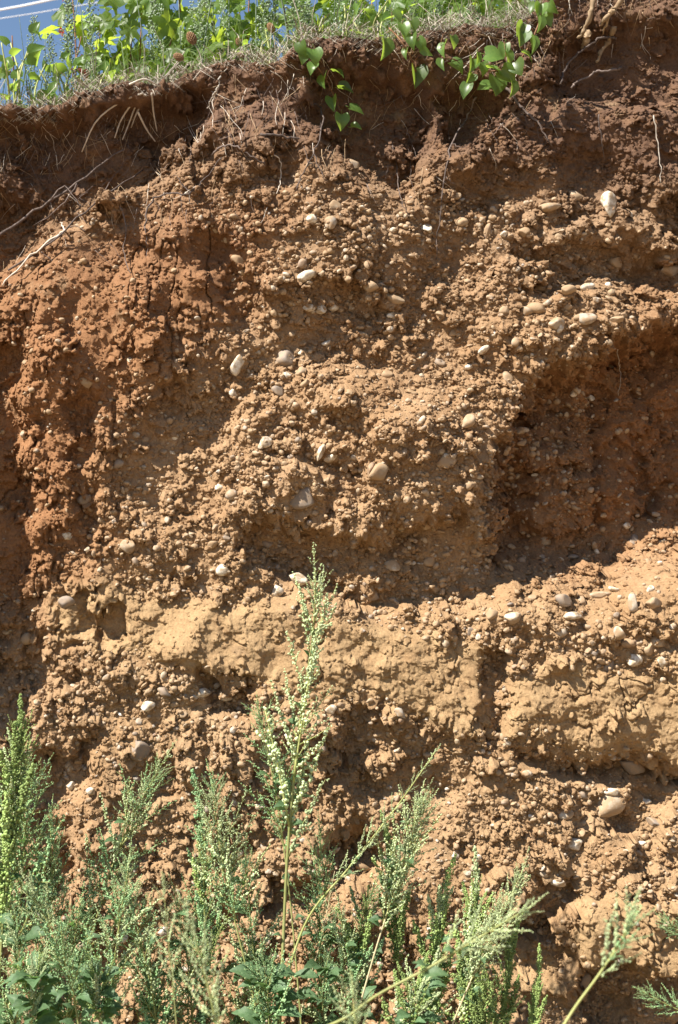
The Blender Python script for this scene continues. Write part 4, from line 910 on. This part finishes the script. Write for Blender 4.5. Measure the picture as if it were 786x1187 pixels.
bush('grapevine', 'grapevine shrub right of the small sky gap', 'vine', 325, 420, 0.95, 0, 7, 250, GRAPES, 0.085, GB)
bush('grapevine', 'grapevine shrub above the large yellow-green trailing leaf', 'vine', 420, 520, 0.85, -5, 7, 230, GRAPES, 0.085, GB)
bush('grapevine', 'grapevine shrub at the right end of the turf, by the heart-leaved vine', 'vine', 520, 625, 0.75, -25, 7, 200, GRAPES, 0.085, GB)
bush('leafy_seedling', 'upright yellow-green leafy plant at the left edge of the bank top', 'plant', -15, 45, 0.3, 62, 5, 40, HEARTS, 0.055, 'low leafy plants on the bank top', stemmat=M_STEM, vary=14, tipd=(0, -0.1, 0.8), spread=0.09)
bush('leafy_seedling', 'low yellow-green leafy plant between left edge and the red-leaved sprig', 'plant', 40, 90, 0.35, 82, 5, 32, HEARTS, 0.05, 'low leafy plants on the bank top', stemmat=M_STEM, vary=14, tipd=(0, -0.1, 0.8), spread=0.09)
bush('leafy_seedling', 'low green leafy plant below the leftmost grapevine', 'plant', 92, 160, 0.35, 80, 5, 36, HEARTS, 0.05, 'low leafy plants on the bank top', stemmat=M_STEM, vary=14, tipd=(0, -0.1, 0.6), spread=0.1)
bush('leafy_seedling', 'low green leafy plant under the sky gap above the turf', 'plant', 300, 370, 0.25, 48, 4, 22, HEARTS, 0.05, 'low leafy plants on the bank top', stemmat=M_STEM, vary=14, tipd=(0, -0.3, -0.4), spread=0.1)
bush('leafy_seedling', 'low green leafy plant above the alcove behind the middle vine', 'plant', 390, 470, 0.25, 10, 5, 34, HEARTS, 0.055, 'low leafy plants on the bank top', stemmat=M_STEM, vary=14, tipd=(0, -0.3, -0.3), spread=0.1)
bush('red_vine_sprig', 'upright sprig with wine-red leaves against the sky at top left', 'vine', 78, 92, 0.55, 12, 2, 18, HEARTS, 0.04, 'red-leaved sprigs', mats=(M_REDL,), spread=0.05)
bush('red_vine_sprig', 'small sprig with wine-red leaves nearest the left edge', 'vine', 4, 22, 0.5, 40, 2, 10, HEARTS, 0.035, 'red-leaved sprigs', mats=(M_REDL, M_REDL, None), spread=0.05)
# dry stalks with brown seed heads
hm = MB()
for i in range(90):
    t = i / 90; az = i * 2.4; r_ = 0.34 * math.sin(math.pi * (0.08 + 0.88 * t)) ** 0.7
    hm.ball(Vector((math.cos(az) * r_, math.sin(az) * r_, t)), 0.085, 0, 1)
for i in range(10): hm.ball(Vector((0, 0, i / 10)), 0.22 * math.sin(math.pi * (0.1 + 0.8 * i / 10)), 0, 1)
HEADM = hm.mesh('seed_head', M_HEAD)
for lb, bx, hx, hy, tilt, y, sz in (('dry stalk with large brown bristly seed head, highest left of the sky gap', 236, 222, 44, -0.5, 0.2, 0.038), ('dry stalk with short brown seed head lying almost level above the turf', 180, 207, 66, -1.2, 0.15, 0.030), ('dry stalk with dark seed head below the small sky gap', 290, 277, 49, -0.4, 0.25, 0.026), ('dry stalk with small seed head lowest beside the sky gap', 270, 279, 64, -0.9, 0.2, 0.022), ('dry stalk with reddish seed head in front of the small sky gap', 318, 314, 32, -0.5, 0.3, 0.030)):
    b = top_base(bx, y); t = place(hx, hy, y); o = empty('seed_head_stalk', b); tag(o, lb, 'dry plant', 'dry seed heads on the bank top')
    d = Vector((math.sin(tilt), 0, math.cos(tilt)))
    mb = MB(); mb.tube([p - b for p in spline([b, (b + t) * 0.5 + Vector((0.01, 0, 0.01)), t - d * sz * 0.5], 8)], 0.0022, 0.0016, 5); link('stalk', mb.mesh('stalk', M_STRAW), o)
    link('seed_head', HEADM, o, Matrix.Translation(-b) @ orient(t - d * sz * 0.5, d, sz))
# long dry straws leaning over the top
for lb, a, b_, y in (('long pale straw leaning right in front of the grape leaves near the sky gap', (352, 62), (338, -6), 0.2), ('long pale straw slanting up right above the dark alcove', (384, 44), (432, -4), 0.2), ('long dark straw leaning over the turf left of the seed heads', (180, 92), (214, 60), 0.15)):
    p0 = place(*a, y); p0.z = min(p0.z, ztop_at(p0.x)) ; p1 = place(*b_, y); o = None
    mb = MB(); mb.tube([p - p0 for p in spline([p0, (p0 + p1) * 0.5 + Vector((0.008, 0, 0.004)), p1], 8)], 0.0026, 0.0016, 5)
    o = link('dry_straw', mb.mesh('dry_straw', M_STRAW)); o.location = p0; tag(o, lb, 'straw', 'long dry straws on the bank top')

# ------------------------------------------------------------------ overhead wires far behind
for lb, a, b_, r_ in (('upper bright overhead wire crossing the sky in the top left corner', (-3, 12), (58, 0), 0.022), ('lower thinner overhead wire crossing the sky in the top left corner', (-3, 22), (88, 7), 0.008)):
    p0 = place(*a, 30); p1 = place(*b_, 30); d = p1 - p0; mid = (p0 + p1) * 0.5
    q = [p0 - d * 8, p0, mid + Vector((0, 0, -0.01)), p1, p1 + d * 8]
    mb = MB(); mb.tube([p - q[0] for p in q], r_, r_, 6); o = link('overhead_wire', mb.mesh('overhead_wire', M_WIRE)); o.location = q[0]; tag(o, lb, 'wire', 'overhead wires')
